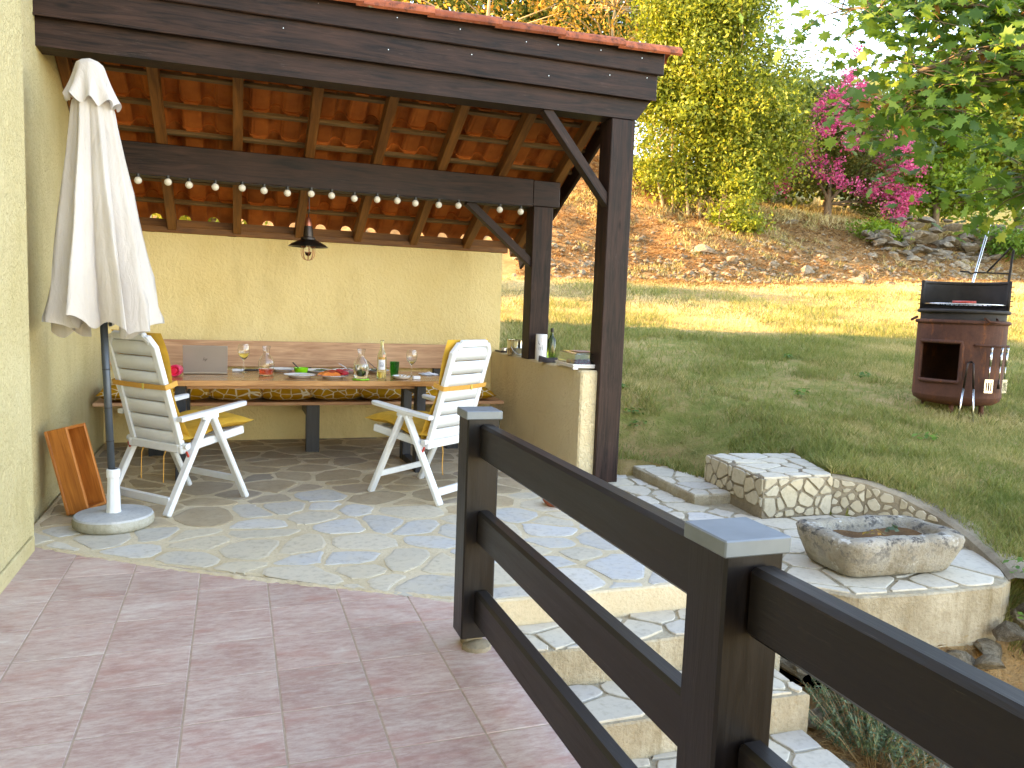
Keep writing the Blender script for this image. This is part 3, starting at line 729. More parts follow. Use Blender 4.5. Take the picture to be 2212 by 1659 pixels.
b = MB(); b.box(2.62, 5.70, -.05, 2.86, 8.045, .922, .014); o = b.build('low_wall', MAT['stucco_low'])
tag(o, 'low rough rendered side wall between bench and front post', 'wall', kind='thing')

# ================================================================== shelter roof
RS = -.53
def rz_(y): return 2.575+RS*(y-6.95)
pg = thing('pergola', 'dark stained timber shelter with terracotta tiled lean-to roof', 'shelter', (1, 7, 0))
DW = MAT['dark_wood']
b = MB(); b.box(2.76, 5.655, 0, 2.965, 5.86, 2.90, .006); b.build('post', DW, pg)
b = MB(); b.box(2.615, 6.91, .92, 2.81, 7.10, 2.345, .006); b.build('post', DW, pg)
b = MB(); V = []
for y in (5.655, 5.85):
    V += [(-1.17, y, 2.888), (2.975, y, 2.905), (3.10, y, 3.075), (-1.17, y, 3.075)]
b.add(V, [(0, 1, 2, 3), (7, 6, 5, 4), (0, 4, 5, 1), (1, 5, 6, 2), (2, 6, 7, 3), (3, 7, 4, 0)], g=[(v[0], v[1]+3, v[2]) for v in V]); b.build('front_beam', DW, pg)
b = MB(); b.box(-1.17, 5.612, 3.062, 3.115, 5.652, 3.262, .006); b.build('fascia_board', DW, pg)
b = MB(); b.box(-1.17, 5.578, 3.245, 3.15, 5.612, 3.425, .006); b.build('fascia_board', DW, pg)
b = MB(); b.box(-1.17, 5.602, 3.052, 3.108, 5.611, 3.068, .003); b.build('drip_strip', DW, pg)
for fx, fz in [(.03, 3.39), (.52, 3.37), (1.05, 3.36), (1.5, 3.35), (2.0, 3.335), (2.25, 3.35), (2.6, 3.36), (2.95, 3.35), (.3, 3.19), (1.0, 3.15), (1.6, 3.2), (2.2, 3.13), (2.7, 3.2), (3.02, 3.22)]:
    b = MB(); yy = 5.577 if fz > 3.26 else 5.611
    b.add([(fx+.0036*math.cos(t), yy-.0015, fz+.0036*math.sin(t)) for t in np.linspace(0, 2*math.pi, 7)[:-1]], [tuple(range(6))]); b.build('screw_head', MAT['tin'], pg)
b = MB(); b.box(-1.17, 6.90, 2.335, 2.60, 7.08, 2.585, .006); b.box(2.602, 6.905, 2.345, 2.87, 7.075, 2.58, .006); b.build('middle_beam', DW, pg)
b = MB(); b.box(-1.16, 8.03, 1.975, 2.76, 8.12, 2.035, .005); b.build('wall_plate', MAT['rafter'], pg)
b = MB(); b.beam((2.22, 5.72, 2.915), (2.80, 5.72, 2.23), .07, .09, (0, 1, 0)); b.build('brace', DW, pg)
b = MB(); b.beam((1.99, 6.98, 2.345), (2.64, 6.98, 1.81), .07, .09, (0, 1, 0)); b.build('brace', DW, pg)
for k in range(8):
    x = -1.10+.57*k if k else -1.11
    if k: x = -.55+.57*(k-1)
    if k == 7: x = 2.86
    b = MB(); y0, y1 = 5.66, 8.16
    b.beam((x, y0, rz_(y0)+.06), (x, y1, rz_(y1)+.06), .075, .115, (0, 0, 1)); b.build('rafter', MAT['rafter'], pg)
b = MB(); b.beam((3.02, 5.66, rz_(5.66)+.07), (3.02, 8.36, rz_(8.36)+.07), .03, .16, (0, 0, 1)); b.build('barge_board', DW, pg)
BY = [5.67]+[5.835+.285*k for k in range(8)]
for y in BY:
    b = MB(); z = rz_(y)+.119; dx = Vector((0, 1, RS)).normalized(); up = Vector((0, -RS, 1)).normalized()
    c = Vector((.93, y, z))+up*.017; b.obox(c, (Vector((1, 0, 0)), dx, up), (2.08, .019, .017), .003); b.build('batten', MAT['batten'], pg)
b = MB(); b.box(-1.15, 8.10, 2.037, 3.0, 8.125, rz_(8.11)+.145, .003); b.build('eave_board', MAT['rafter'], pg)
# roof tiles: pan + roll profile
CW = .252
def tile_mesh():
    prof = [(.0, .030), (.012, .006), (.022, .0), (.135, .0), (.150, .008)]
    for t in np.linspace(math.pi*.93, 0.02, 8): prof.append((.204+.050*math.cos(t), .014+.048*math.sin(t)))
    prof.append((.262, .012))
    th = .013; L = .40; n = len(prof); V = []
    for y, dz in ((0, 0), (L, .0)):
        for (x, z) in prof: V.append((x, y, z+dz))
        for (x, z) in prof: V.append((x, y, z+th+dz))
    F = []
    for i in range(n-1):
        F += [(i, i+1, 2*n+i+1, 2*n+i), (n+i+1, n+i, 3*n+i, 3*n+i+1), (i+1, i, n+i, n+i+1), (2*n+i, 2*n+i+1, 3*n+i+1, 3*n+i)]
    F += [(0, 2*n, 3*n, n), (n-1, 2*n-1, 4*n-1, 3*n-1)]
    b = MB(); b.add(V, F)
    b.box(.028, -.004, -.014, .132, .020, -.0005, .003)          # hanging nib
    b.box(.030, .025, -.0045, .128, .033, -.0003, .001)
    b.box(.045, .07, -.0045, .112, .35, -.0003, .001)            # raised panel under the pan
    return b.mesh('roof_tile', MAT['tile_under'])
TM = tile_mesh(); ang = math.atan(RS)
for r, y in enumerate(BY):
    for c in range(17):
        x = -1.155+CW*c
        z = rz_(y)+.119+.036+.013
        o = place(TM, 'roof_tile', pg, (x-1, y-7-.012, z), (ang+.040, 0, random.uniform(-.004, .004)))
b = MB()
V = []; 
for k in range(9):
    b = MB(); x0 = -1.2+.49*k; L = .54
    def cap(u, v, x0=x0, L=L, k=k):
        t = -.15+(math.pi+.3)*v; r = .125+.012*u
        return (x0+L*u, 5.63-r*math.cos(t)*.95, 3.44-.035+r*math.sin(t)*.50+.012*u-.004)
    b.grid(cap, 6, 10)
    def cap2(u, v, x0=x0, L=L, k=k):
        t = -.15+(math.pi+.3)*v; r = .108+.012*u
        return (x0+L*u, 5.63-r*math.cos(t)*.95, 3.44-.035+r*math.sin(t)*.50+.012*u-.018)
    n0 = len(b.v); b.grid(cap2, 6, 10)
    b.f += [(6+7*j, n0+6+7*j, n0+6+7*(j+1), 6+7*(j+1)) for j in range(10)]; b.m += [0]*10; b.s += [False]*10
    b.f += [(i, i+1, n0+i+1, n0+i) for i in range(6)]; b.m += [0]*6; b.s += [False]*6
    b.build('ridge_tile', MAT['ridge'], pg)
# ================================================================== fence
fn = thing('fence', 'dark brown three-rail timber fence beside the steps', 'fence', (.95, 2.2, 0))
FW = MAT['fence']
for (y, zb) in ((2.957, .05), (1.215, -.3), (-.5, -.3)):
    b = MB(); b.box(.875, y, zb, 1.01, y+.13, .98, .006); po = b.build('post', FW, fn)
    b = MB(); b.box(.867, y-.008, .962, 1.018, y+.138, .996, .003)
    b.build('cap', MAT['zinc'], po)
b = MB(); b.box(.90, 2.99, -.05, .98, 3.06, .055, .01); b.lathe([(.01, -.02), (.07, -.02), (.06, .018), (.03, .03), (0.001, .034)], (.95, 2.98, 0), 10); b.build('fixing', MAT['cement'], fn)
for (y0, y1) in ((1.347, 2.956), (-.368, 1.214)):
    for z in (.805, .452, .118):
        b = MB(); b.box(.925, y0, z, .985, y1, z+.138, .011); b.build('rail', FW, fn)

def lathe_thing0(name, label, cat, loc, parts, group=None):
    t = thing(name, label, cat, loc, 0, group)
    for pn, prof, m, n in parts:
        b = MB(); b.lathe(prof, (0, 0, 0), n); b.build(pn, MAT[m], t, True)
    return t
# ================================================================== table and bench
tbl = thing('dining_table', 'long oak dining table with dark legs in front of the bench', 'table', (.6, 6.7, 0))
b = MB()
for k, (y0, y1) in enumerate([(6.20, 6.415), (6.417, 6.63), (6.632, 6.85), (6.852, 7.10)]):
    b = MB(); b.box(-.62, y0, .738, 1.70, y1, .78, .004); b.build('plank', MAT['table'], tbl)
for x in (-.42, 1.42):
    for y in (6.30, 6.84):
        b = MB(); b.box(x, y, 0, x+.075, y+.13, .736, .004); b.build('leg', MAT['dark_leg'], tbl)
    b = MB(); b.box(x+.003, 6.44, .65, x+.072, 6.83, .734, .004); b.build('top_bar', MAT['dark_leg'], tbl); b = MB(); b.box(x+.003, 6.44, .0, x+.072, 6.83, .06, .004); b.build('floor_bar', MAT['dark_leg'], tbl)
b = MB(); b.box(-.34, 6.36, .70, 1.41, 6.40, .736, .003); b.build('apron', MAT['oak'], tbl)
bn = thing('wooden_bench', 'long oak wall bench with plank backrest along the yellow wall', 'bench', (.7, 7.7, 0))
b = MB(); b.box(-1.12, 7.28, .445, 2.52, 7.90, .475, .004); b.build('seat', MAT['oak'], bn)
b = MB(); b.box(-1.10, 7.955, .735, 2.2, 7.99, .985, .004); b.build('backrest', MAT['oak'], bn)
for x in (-.7, .62, 1.95):
    b = MB(); b.box(x, 7.31, 0, x+.12, 7.40, .444, .004); b.build('leg', MAT['dark_leg'], bn)
    b = MB(); b.box(x+.02, 7.401, .30, x+.10, 8.04, .42, .004); b.build('bracket', MAT['dark_leg'], bn)
    b = MB(); b.box(x+.02, 7.985, .42, x+.10, 8.045, .90, .004); b.build('back_support', MAT['dark_leg'], bn)
cu = thing('bench_cushion', 'long mustard printed cushion in puffy segments on the bench', 'cushion', (.7, 7.6, .475))
def pillow(b, cx_, cy_, z0, w, d, h, nu=14, nv=10, p=2.6, seed=0, m=0, bulge=.0):
    def top(u, v, sgn):
        a = 2*u-1; c = 2*v-1
        e = max(0, (1-abs(a)**p))*max(0, (1-abs(c)**p)); e = e**.45
        wob = .012*math.sin(7*u+seed)*math.sin(6*v+seed*2)
        return (cx_+a*w/2*(1-.03*(1-abs(c))), cy_+c*d/2*(1-.03*(1-abs(a))), z0+h*.42+(sgn*h*(.58 if sgn > 0 else .42)*e+(wob*e if sgn > 0 else 0)))
    b.grid(lambda u, v: top(u, v, 1), nu, nv, m); b.grid(lambda u, v: top(1-u, v, -1), nu, nv, m)
x = -1.08
k = 0
while x < 2.40:
    w_ = .44; b = MB(); pillow(b, x+w_/2, 7.55, .476, w_+.02, .62+.02*math.sin(k*3), .15+.015*math.sin(k*1.7), seed=k*1.3); b.build('pad', MAT['pattern'], cu); x += .437; k += 1

# ================================================================== chairs
PLM = MAT['plastic']
def make_chair(name, label, loc, rz, group):
    t = thing(name, label, 'chair', loc, rz, group)
    W2 = .29
    Bd = Vector((-.21, 0, .74)).normalized(); Bn = Vector((.74, 0, .21)).normalized()      # along / out of the back
    B0 = Vector((-.155, 0, .40)); BL = .765
    def bp(u, h, off=0.0): # u across -1..1, h up the back 0..BL
        bow = .022*(u*u)
        return B0+Bd*h+Bn*(bow+off)+Vector((0, u, 0))
    hw = lambda h: .225-.012*(h/BL)-(.05*max(0, (h-.70)/.065)**2 if h > .70 else 0)
    # side stiles and slats of the back
    for sgn in (-1, 1):
        pts = []; bk = MB()
        for h in np.linspace(0, BL, 12):
            pts.append(bp(sgn*hw(h), h))
        V = []; yv = Vector((0, 1, 0)); sec = [(-.025, -.012), (-.019, -.018), (.019, -.018), (.025, -.012), (.025, .012), (.019, .018), (-.019, .018), (-.025, .012)]
        for p in pts: V += [p+yv*a+Bn*c for a, c in sec]
        bk.add(V, [(i*8+j, i*8+(j+1) % 8, (i+1)*8+(j+1) % 8, (i+1)*8+j) for i in range(11) for j in range(8)]+[tuple(range(8))[::-1], tuple(88+j for j in range(8))])
        bk.build('back_stile', PLM, t, True)
    edges = np.linspace(.02, .735, 8)
    for i in range(7):
        h0, h1 = edges[i]+.0048, edges[i+1]-.0048
        s = MB()
        for off, flip in ((.0, 1), (.014, 0)):
            def fnn(u, v, off=off, flip=flip):
                uu = u if flip else 1-u; h = h0+(h1-h0)*v; a = (2*uu-1)*(hw(h)-.012)
                return tuple(bp(a, h+.004*math.cos((2*uu-1)*1.5), -.006+off-.010*math.cos((2*uu-1)*1.45)))
            s.grid(fnn, 8, 2)
        k = len(s.v)//2
        for i0 in range(8):
            s.f += [(i0+1, i0, k+7-i0+1, k+7-i0), (18+i0, 18+i0+1, k+18+7-i0, k+18+8-i0)]; s.m += [0, 0]; s.s += [False, False]
        s.build('back_slat', PLM, t, True)
    tp = MB(); tp.beam(bp(-.155, BL-.004), bp(.155, BL-.004), .036, .05, Bd, .01); 
    for sgn in (-1, 1): tp.beam(bp(sgn*.15, BL-.005), bp(sgn*.198, BL-.045), .036, .045, Bn, .01)
    tp.build('top_rail', PLM, t, True)
    st = MB()
    for sgn in (-1, 1):
        st.beam((-.19, sgn*.245, .40), (.34, sgn*.245, .475), .035, .055, (0, 0, 1), .008)
    st.beam((-.175, -.23, .405), (-.175, .23, .405), .03, .055, (0, 0, 1), .006)
    st.beam((.325, -.23, .47), (.325, .23, .47), .03, .05, (0, 0, 1), .008)
    for k in range(5): st.beam((-.10+.095*k, -.23, .418+.0137*k), (-.10+.095*k, .23, .418+.0137*k), .075, .015, (0, 0, 1), .004)
    st.build('seat', PLM, t, True)
    for sgn in (-1, 1):
        y = sgn*W2
        l1 = MB(); l1.beam((-.325, y, .0), (-.005, y, .605), .036, .058, (0, 1, 0), .008); l1.build('leg', PLM, t, True)
        l2 = MB(); l2.beam((.325, y-sgn*.0, .0), (.035, y, .605), .036, .058, (0, 1, 0), .008); l2.build('leg', PLM, t, True)
        hb = MB(); hb.beam((-.05, y, .605), (.08, y, .612), .04, .045, (0, 0, 1), .012); hb.build('hinge_block', PLM, t, True)
        ar = MB(); prev = None
        pts = [(-.225, .620, .05), (-.12, .632, .056), (.05, .650, .062), (.2, .668, .06), (.285, .678, .052), (.315, .680, .036)]
        V = []; F = []
        for (x, z, wd) in pts:
            V += [(x, y-wd/2, z-.026), (x, y+wd/2, z-.026), (x, y+wd/2+.004, z-.004), (x, y+wd/2-.008, z+.004), (x, y-wd/2+.008, z+.004), (x, y-wd/2-.004, z-.004)]
        for i in range(len(pts)-1):
            for j in range(6): F.append((i*6+j, i*6+(j+1) % 6, (i+1)*6+(j+1) % 6, (i+1)*6+j))
        F += [tuple(range(6))[::-1], tuple(30+j for j in range(6))]
        ar.add(V, F); ar.build('armrest', PLM, t, True)
        cl = MB(); cl.lathe([(.001, -.02), (.02, -.02), (.02, .02), (.001, .02)], (0, 0, 0), 12)
        me_ = cl.mesh('hinge_disc', PLM); place(me_, 'hinge_disc', t, (-.16, sgn*.272, .425), (math.pi/2, 0, 0))
        bl = MB(); bl.beam((-.17, sgn*.288, .395), (-.15, sgn*.288, .35), .012, .014, (0, 1, 0), .003); bl.build('red_stop', MAT['ham'], t, True)
    r1 = MB(); r1.beam((-.285, -.28, .085), (-.285, .28, .085), .03, .055, (0, 0, 1), .006); r1.build('stretcher', PLM, t, True)
    r2 = MB(); r2.beam((.262, -.28, .14), (.262, .28, .14), .024, .045, (0, 0, 1), .006); r2.build('stretcher', PLM, t, True)
    return t
def make_pad(name, label, loc, rz, group):
    t = thing(name, label, 'chair cushion', loc, rz, group)
    Bd = Vector((-.21, 0, .74)).normalized(); Bn = Vector((.74, 0, .21)).normalized(); B0 = Vector((-.155, 0, .42))
    def slabp(o0, du, dv, dn, L, w, th, seed):
        b = MB()
        def f(u, v, sgn):
            a = 2*v-1; e = (max(0, 1-abs(2*u-1)**6)*max(0, 1-abs(a)**6))**.4
            wv = .010*math.sin(9*u+seed)+.008*math.sin(5*v+seed*2+7*u)
            return tuple(o0+du*(L*u)+dv*(a*w/2*(1+.02*math.sin(6*u+seed)))+dn*(sgn*th/2*e+wv))
        b.grid(lambda u, v: f(u, v, 1), 16, 10); b.grid(lambda u, v: f(1-u, v, -1), 16, 10); return b
    slabp(B0+Bn*.045, Bd, Vector((0, 1, 0)), Bn, .755, .48, .04, 1.0).build('back_pad', MAT['yellow_cloth'], t, True)
    du = Vector((.53, 0, .075)).normalized()
    slabp(Vector((-.17, 0, .468)), du, Vector((0, 1, 0)), Vector((-.14, 0, .99)), .60, .52, .07, 2.2).build('seat_pad', MAT['yellow_cloth'], t, True)
    # strap round the back
    s = MB(); h = .42; P0 = B0+Bd*h
    path = []
    for (y, n_) in ((.256, .06), (.262, .0), (.258, -.032), (.12, -.038), (0, -.040), (-.12, -.038), (-.258, -.032), (-.262, .0), (-.256, .06)):
        path.append(P0+Bn*n_+Vector((0, y, 0)))
    for p, q in zip(path[:-1], path[1:]): s.beam(p, q+(q-p)*.02, .005, .034, Bd, .001)
    s.build('strap', MAT['strap'], t, True)
    k = MB(); k.beam(P0+Bn*-.046+Vector((0, -.06, -.02)), P0+Bn*-.046+Vector((0, -.06, .02)), .014, .006, (1, 0, 0), .001); k.build('buckle', MAT['glove_y'], t, True)
    for y in (-.12, .1):
        s = MB(); s.tube([(-.17, y, .43), (-.20, y+.01, .35), (-.20, y+.015, .22), (-.205, y+.01, .17)], .0035, 5); s.build('tie', MAT['strap'], t, True)
    return t
make_chair('folding_chair', 'white slatted high-back folding chair nearest the parasol', (-.361, 5.713, .008), math.radians(42.5), 'white folding chairs at the table')
make_pad('chair_cushion', 'yellow cushion strapped to the chair beside the parasol', (-.361, 5.713, .008), math.radians(42.5), 'yellow chair cushions')
make_chair('folding_chair', 'white slatted high-back folding chair behind the first fence post', (1.385, 5.64, .008), math.radians(128), 'white folding chairs at the table')
make_pad('chair_cushion', 'yellow cushion strapped to the chair behind the fence post', (1.385, 5.64, .008), math.radians(128), 'yellow chair cushions')

# ================================================================== parasol
pb = thing('parasol_stand', 'round mossy concrete parasol foot with white fluted socket', 'parasol base', (-.685, 5.14, .006))
b = MB(); b.lathe([(.001, .0), (.20, .0), (.222, .02), (.224, .055), (.219, .068)], (0, 0, 0), 40); b.build('foot', MAT['concrete'], pb, True)
b = MB(); b.lathe([(.219, .068), (.212, .078), (.10, .086), (.001, .088)], (0, 0, 0), 40); b.build('foot_top', MAT['concrete_top'], pb, True)
b = MB(); b.lathe([(.001, .085), (.043, .085), (.040, .10), (.033, .29), (.033, .30)], (0, 0, 0), 24, fn=lambda t, z: 1-.10*(math.cos(8*t) > .3)); b.lathe([(.033, .298), (.038, .30), (.039, .345), (.034, .35), (.024, .35)], (0, 0, 0), 24); b.build('socket', PLM, pb, True)
ps = thing('parasol', 'closed off-white parasol on a grey pole by the house wall', 'parasol', (-.685, 5.14, .09))
P0 = Vector((-.685, 5.14, .09)); P1 = Vector((-.785, 5.20, 2.70)); PD = (P1-P0).normalized()
pp = lambda z: P0+PD*((z-P0.z)/PD.z)
b = MB(); b.tube([pp(.10), pp(1.5)], .021, 14); b.tube([pp(1.5), pp(2.70)], .019, 12); b.build('pole', MAT['grey_pole'], ps)
for z in (.52, .72, .95):
    b = MB(); b.tube([pp(z), pp(z+.006)], .0222, 14); b.build('joint_ring', MAT['black'], ps)
rs = random.Random(5); ph = [rs.uniform(-.25, .25) for _ in range(8)]; am = [rs.uniform(.75, 1.25) for _ in range(8)]
def foldr(t, depth, sharp):
    """radius factor of the gathered cloth round the pole"""
    a = (t/(2*math.pi)*8) % 8; k = int(a); f = a-k
    ridge = abs(2*f-1)**.7
    return (1-depth*ridge*am[k])*(1+.05*math.sin(3*t+1.0))*(1-.10*depth*(1-abs(math.sin(8*t*1.5+am[k]*3)))**2)
def canopy_pt(u, v):
    t = 2*math.pi*u; z = 2.56-1.36*v
    R = .05+.055*min(1, v/.06)+.225*max(0, v)**1.08
    dep = .20+.40*v**.8
    t2 = t+.10*math.sin(3*t+v*2.0)*v
    r = R*foldr(t2, dep, 1)
    dz = -.055*v**6*(math.cos(8*t+.6)*.6+.8*math.sin(2*t+2.4))
    c = pp(z); return (c.x+r*math.cos(t)+.012*v*math.sin(5*t), c.y+r*math.sin(t), z+dz)
b = MB(); b.grid(canopy_pt, 160, 36, closed_u=True); b.build('canopy', MAT['canvas'], ps)
def flap_pt(u, v):
    t = 2*math.pi*u; z = 2.735-.245*v
    R = .006+.058*min(1, (v/.14)**.5)+.075*v**1.1
    r = R*(1+.13*v*v*math.cos(9*t+.5)+.06*v*math.sin(5*t)); c = pp(z)
    return (c.x+r*math.cos(t), c.y+r*math.sin(t), z+.022*v*v*math.cos(9*t+1.2)-.02*v*math.cos(t-5.6))
b = MB(); b.grid(flap_pt, 90, 16, closed_u=True); b.build('vent_flap', MAT['canvas'], ps)
for k in range(8):
    t = 2*math.pi*(k+.5)/8; c0 = pp(2.5); c1 = pp(1.22)
    b = MB(); b.beam((c0.x+.045*math.cos(t), c0.y+.045*math.sin(t), 2.5), (c1.x+.14*math.cos(t), c1.y+.14*math.sin(t), 1.215), .012, .016); b.build('rib', MAT['black'], ps)
# wooden box leaning on the house wall
cb = MB()
L, Wd, H, th = .60, .30, .16, .02
bx = thing('wooden_box', 'orange stained wooden box leaning against the house wall', 'box', (-.93, 5.5, 0))
Mx = Matrix.Translation((-.985, 5.40, .012)) @ Matrix.Rotation(math.radians(-24), 4, 'Z') @ Matrix.Rotation(math.radians(-15), 4, 'Y')
def bpan(name, x0, y0, z0, x1, y1, z1):
    b = MB(); c = Vector(((x0+x1)/2, (y0+y1)/2, (z0+z1)/2)); R3 = Mx.to_3x3()
    b.obox(Mx @ c, [R3 @ Vector(a) for a in ((1, 0, 0), (0, 1, 0), (0, 0, 1))], ((x1-x0)/2, (y1-y0)/2, (z1-z0)/2), .004); b.build(name, MAT['crate'], bx)
# box axes: x = depth from the wall, y = width, z = length upwards; open side towards +x
bpan('back_board', 0, 0, 0, .02, .20, .54)
bpan('side_board', .0205, 0, 0, .15, .02, .54); bpan('side_board', .0205, .18, 0, .15, .20, .54)
bpan('end_board', .0205, .0205, 0, .15, .1795, .02); bpan('end_board', .0205, .0205, .52, .15, .1795, .54)

t = lathe_thing0('plant_saucer', 'small terracotta saucer on the flagstones behind the upper fence rail', 'saucer', (2.16, 5.06, .01), [('bowl', [(.001, 0), (.055, 0), (.085, .035), (.088, .045), (.078, .045), (.055, .012), (.001, .010)], 'ridge', 24)])
# ================================================================== lamp and festoon lights
lx, ly = .583, 6.885
lp = thing('pendant_lamp', 'bronze cage pendant lamp hanging from the middle beam', 'lamp', (lx, ly, 1.73))
b = MB(); b.tube([(lx+.02, ly+.02, 2.34), (lx+.004, ly, 2.26), (lx+.006, ly, 2.15), (lx, ly, 2.09)], .004, 6); b.build('cable', MAT['black'], lp)
b = MB(); b.lathe([(.012, 2.095), (.020, 2.08), (.030, 2.045), (.033, 2.02)], (lx, ly, 0), 20); b.build('top_cap', MAT['copper'], lp)
b = MB(); b.lathe([(.033, 2.02), (.036, 2.0), (.042, 1.935), (.042, 1.93), (.060, 1.925), (.062, 1.905), (.085, 1.897), (.14, 1.868), (.165, 1.848), (.162, 1.846), (.12, 1.866), (.05, 1.89)], (lx, ly, 0), 36); b.build('shade', MAT['dark_metal'], lp)
b = MB()
for k in range(8):
    t = math.pi*2*k/8; b.tube([(lx+r*math.cos(t), ly+r*math.sin(t), z) for r, z in ((.056, 1.868), (.057, 1.80), (.050, 1.765), (.033, 1.742), (.012, 1.736))], .0022, 5)
for r, z in ((.057, 1.845), (.013, 1.736)): b.tube([(lx+r*math.cos(t), ly+r*math.sin(t), z) for t in np.linspace(0, 2*math.pi, 17)[:-1]], .0024, 5, closed=True)
b.build('cage', MAT['copper'], lp)
b = MB(); b.lathe([(.001, 1.770), (.018, 1.776), (.030, 1.80), (.028, 1.825), (.015, 1.855), (.014, 1.875)], (lx, ly, 0), 20); b.build('bulb', MAT['glass'], lp)
sg = thing('string_lights', 'string of round white bulbs along the middle beam', 'string lights', (.9, 6.88, 2.25))
BX = [-.715, -.50, -.345, -.15, .055, .225, .41, .602, .77, .96, 1.155, 1.33, 1.49, 1.70, 1.88, 2.27, 2.472]
pts = []
for i, x in enumerate(BX):
    pts.append((x, 6.875, 2.335+.003*math.sin(i*2)))
    if i+1 < len(BX): pts.append(((x+BX[i+1])/2, 6.87, 2.327+.004*math.sin(i)))
b = MB(); b.tube([(-1.1, 6.88, 2.345)]+pts+[(2.60, 6.885, 2.36)], .0035, 6); b.build('cable', MAT['black'], sg)
for i, x in enumerate(BX):
    z = 2.283+.006*math.sin(i*1.9)
    b = MB(); b.lathe([(.001, -.029)]+[(.029*math.cos(a), .029*math.sin(a)) for a in np.linspace(-1.35, 1.15, 10)], (x, 6.875, z), 16); bo = b.build('bulb', MAT['bulb_white'], sg)
    b = MB(); b.lathe([(.011, .026), (.014, .027), (.014, .052), (.001, .053)], (x, 6.875, z), 10); b.build('socket', MAT['black'], bo)

# ================================================================== things on the table (top at 0.78)
TZ = .781
lt = thing('laptop', 'open grey aluminium laptop on the table seen from behind', 'laptop', (-.22, 6.72, TZ), math.radians(1))
b = MB(); b.box(-.165, -.02, .004, .165, .21, .016, .003); b.build('base', MAT['laptop'], lt, True)
R3 = Matrix.Rotation(math.radians(12), 3, 'X'); ld = MB()
axs = [R3 @ Vector(a) for a in ((1, 0, 0), (0, 1, 0), (0, 0, 1))]; c0 = Vector((0, -.022, .012))+axs[2]*.112
ld.obox(c0, axs, (.166, .004, .112), .0025); lid = ld.build('lid', MAT['laptop'], lt, True)
lg = MB()
def lpnt(x, z): return c0+axs[1]*-.0046+axs[0]*x+axs[2]*z
def lst(x0, z0, x1, z1, w_=.0028):
    lg.add([lpnt(x0-w_/2, z0), lpnt(x0+w_/2, z0), lpnt(x1+w_/2, z1), lpnt(x1-w_/2, z1)], [(0, 1, 2, 3)])
lst(-.017, -.010, -.009, .016); lst(-.0075, -.010, -.0025, .006); lst(-.0118, .0048, -.0027, .0065, .003)
lst(-.003, -.018, .006, .006); lst(.0078, -.008, .0130, .006); lst(.0060, .0048, .0130, .0062, .003); lst(.001, -.0085, .0080, -.0075, .003)
lg.build('logo', MAT['logo'], lid, True)
def lathe_thing(name, label, cat, loc, parts, group=None):
    t = thing(name, label, cat, loc, 0, group)
    for pn, prof, m, n in parts:
        b = MB(); b.lathe(prof, (0, 0, 0), n); b.build(pn, MAT[m], t, True)
    return t
o = MB(); 
t = thing('travel_mug', 'pink red cylindrical mug lying beside the laptop', 'mug', (-.425, 6.52, TZ), math.radians(-100))
b = MB(); Rl = [(.001, -.03), (.030, -.03), (.034, -.02), (.043, .0), (.045, .07), (.040, .09), (.034, .092)]
def lying(prof, n=24):
    b = MB(); b.lathe(prof, (0, 0, 0), n); b.v = [(v[2], v[0], v[1]+.046) for v in b.v]; return b
lying([(.001, -.06), (.036, -.06), (.042, -.05), (.046, .03), (.046, .055), (.041, .062), (.034, .06)]).build('body', MAT['red_cup'], t, True)
lying([(.034, .06), (.030, .045), (.022, .045), (.020, .055), (.001, .056)]).build('inside', MAT['red_in'], t, True)
WG = lambda s: [(.001, .0), (.034*s, .0), (.033*s, .0025), (.010*s, .006), (.0045, .012), (.004, .085*s), (.006, .095*s), (.022*s, .108*s), (.036*s, .128*s), (.0425*s, .152*s), (.0425*s, .172*s), (.037*s, .20*s), (.0345*s, .213*s), (.0335*s, .213*s), (.0360*s, .20*s), (.0415*s, .172*s), (.0415*s, .152*s), (.035*s, .129*s), (.020*s, .1095*s), (.001, .098*s)]
lathe_thing('wine_glass', 'stemmed glass half full of white wine beside the laptop', 'wine glass', (.072, 6.86, TZ), [('glass', WG(1.12), 'glass', 28), ('wine', [(.001, .1115), (.022, .1222), (.0388, .1448), (.0450, .1625), (.001, .1625)], 'wine', 28)], 'stemmed wine glasses')
lathe_thing('wine_glass', 'nearly empty stemmed wine glass near the right end of the table', 'wine glass', (1.424, 6.56, TZ), [('glass', WG(1.10), 'glass', 28), ('wine', [(.001, .110), (.018, .1185), (.027, .128), (.001, .128)], 'wine', 24)], 'stemmed wine glasses')
CF = [(.001, .0), (.050, .0), (.056, .006), (.060, .03), (.064, .09), (.061, .115), (.045, .145), (.028, .165), (.023, .18), (.025, .205), (.034, .236), (.033, .237), (.0235, .206), (.0215, .181), (.0265, .164), (.0435, .143), (.059, .114), (.062, .09), (.058, .03), (.054, .008), (.001, .006)]
lathe_thing('carafe', 'glass carafe with a little red drink left of centre', 'carafe', (.243, 6.65, TZ), [('glass', CF, 'glass', 30), ('drink', [(.001, .0065), (.0535, .0085), (.0573, .03), (.0590, .052), (.001, .052)], 'rose', 30)])
lathe_thing('coaster', 'lime green round coaster under the water carafe', 'coaster', (.958, 6.305, TZ), [('disc', [(.001, 0), (.066, 0), (.069, .004), (.067, .009), (.001, .009)], 'lime', 30)])
lathe_thing('carafe', 'glass water carafe with limes standing on a lime green coaster', 'carafe', (.958, 6.305, TZ+.010), [('glass', CF, 'glass', 30), ('water', [(.001, .0065), (.0535, .0085), (.0573, .03), (.0612, .088), (.0588, .110), (.001, .110)], 'water', 30), ('lime', [(.001, .02), (.02, .024), (.030, .045), (.026, .062), (.001, .075)], 'lime', 16)])
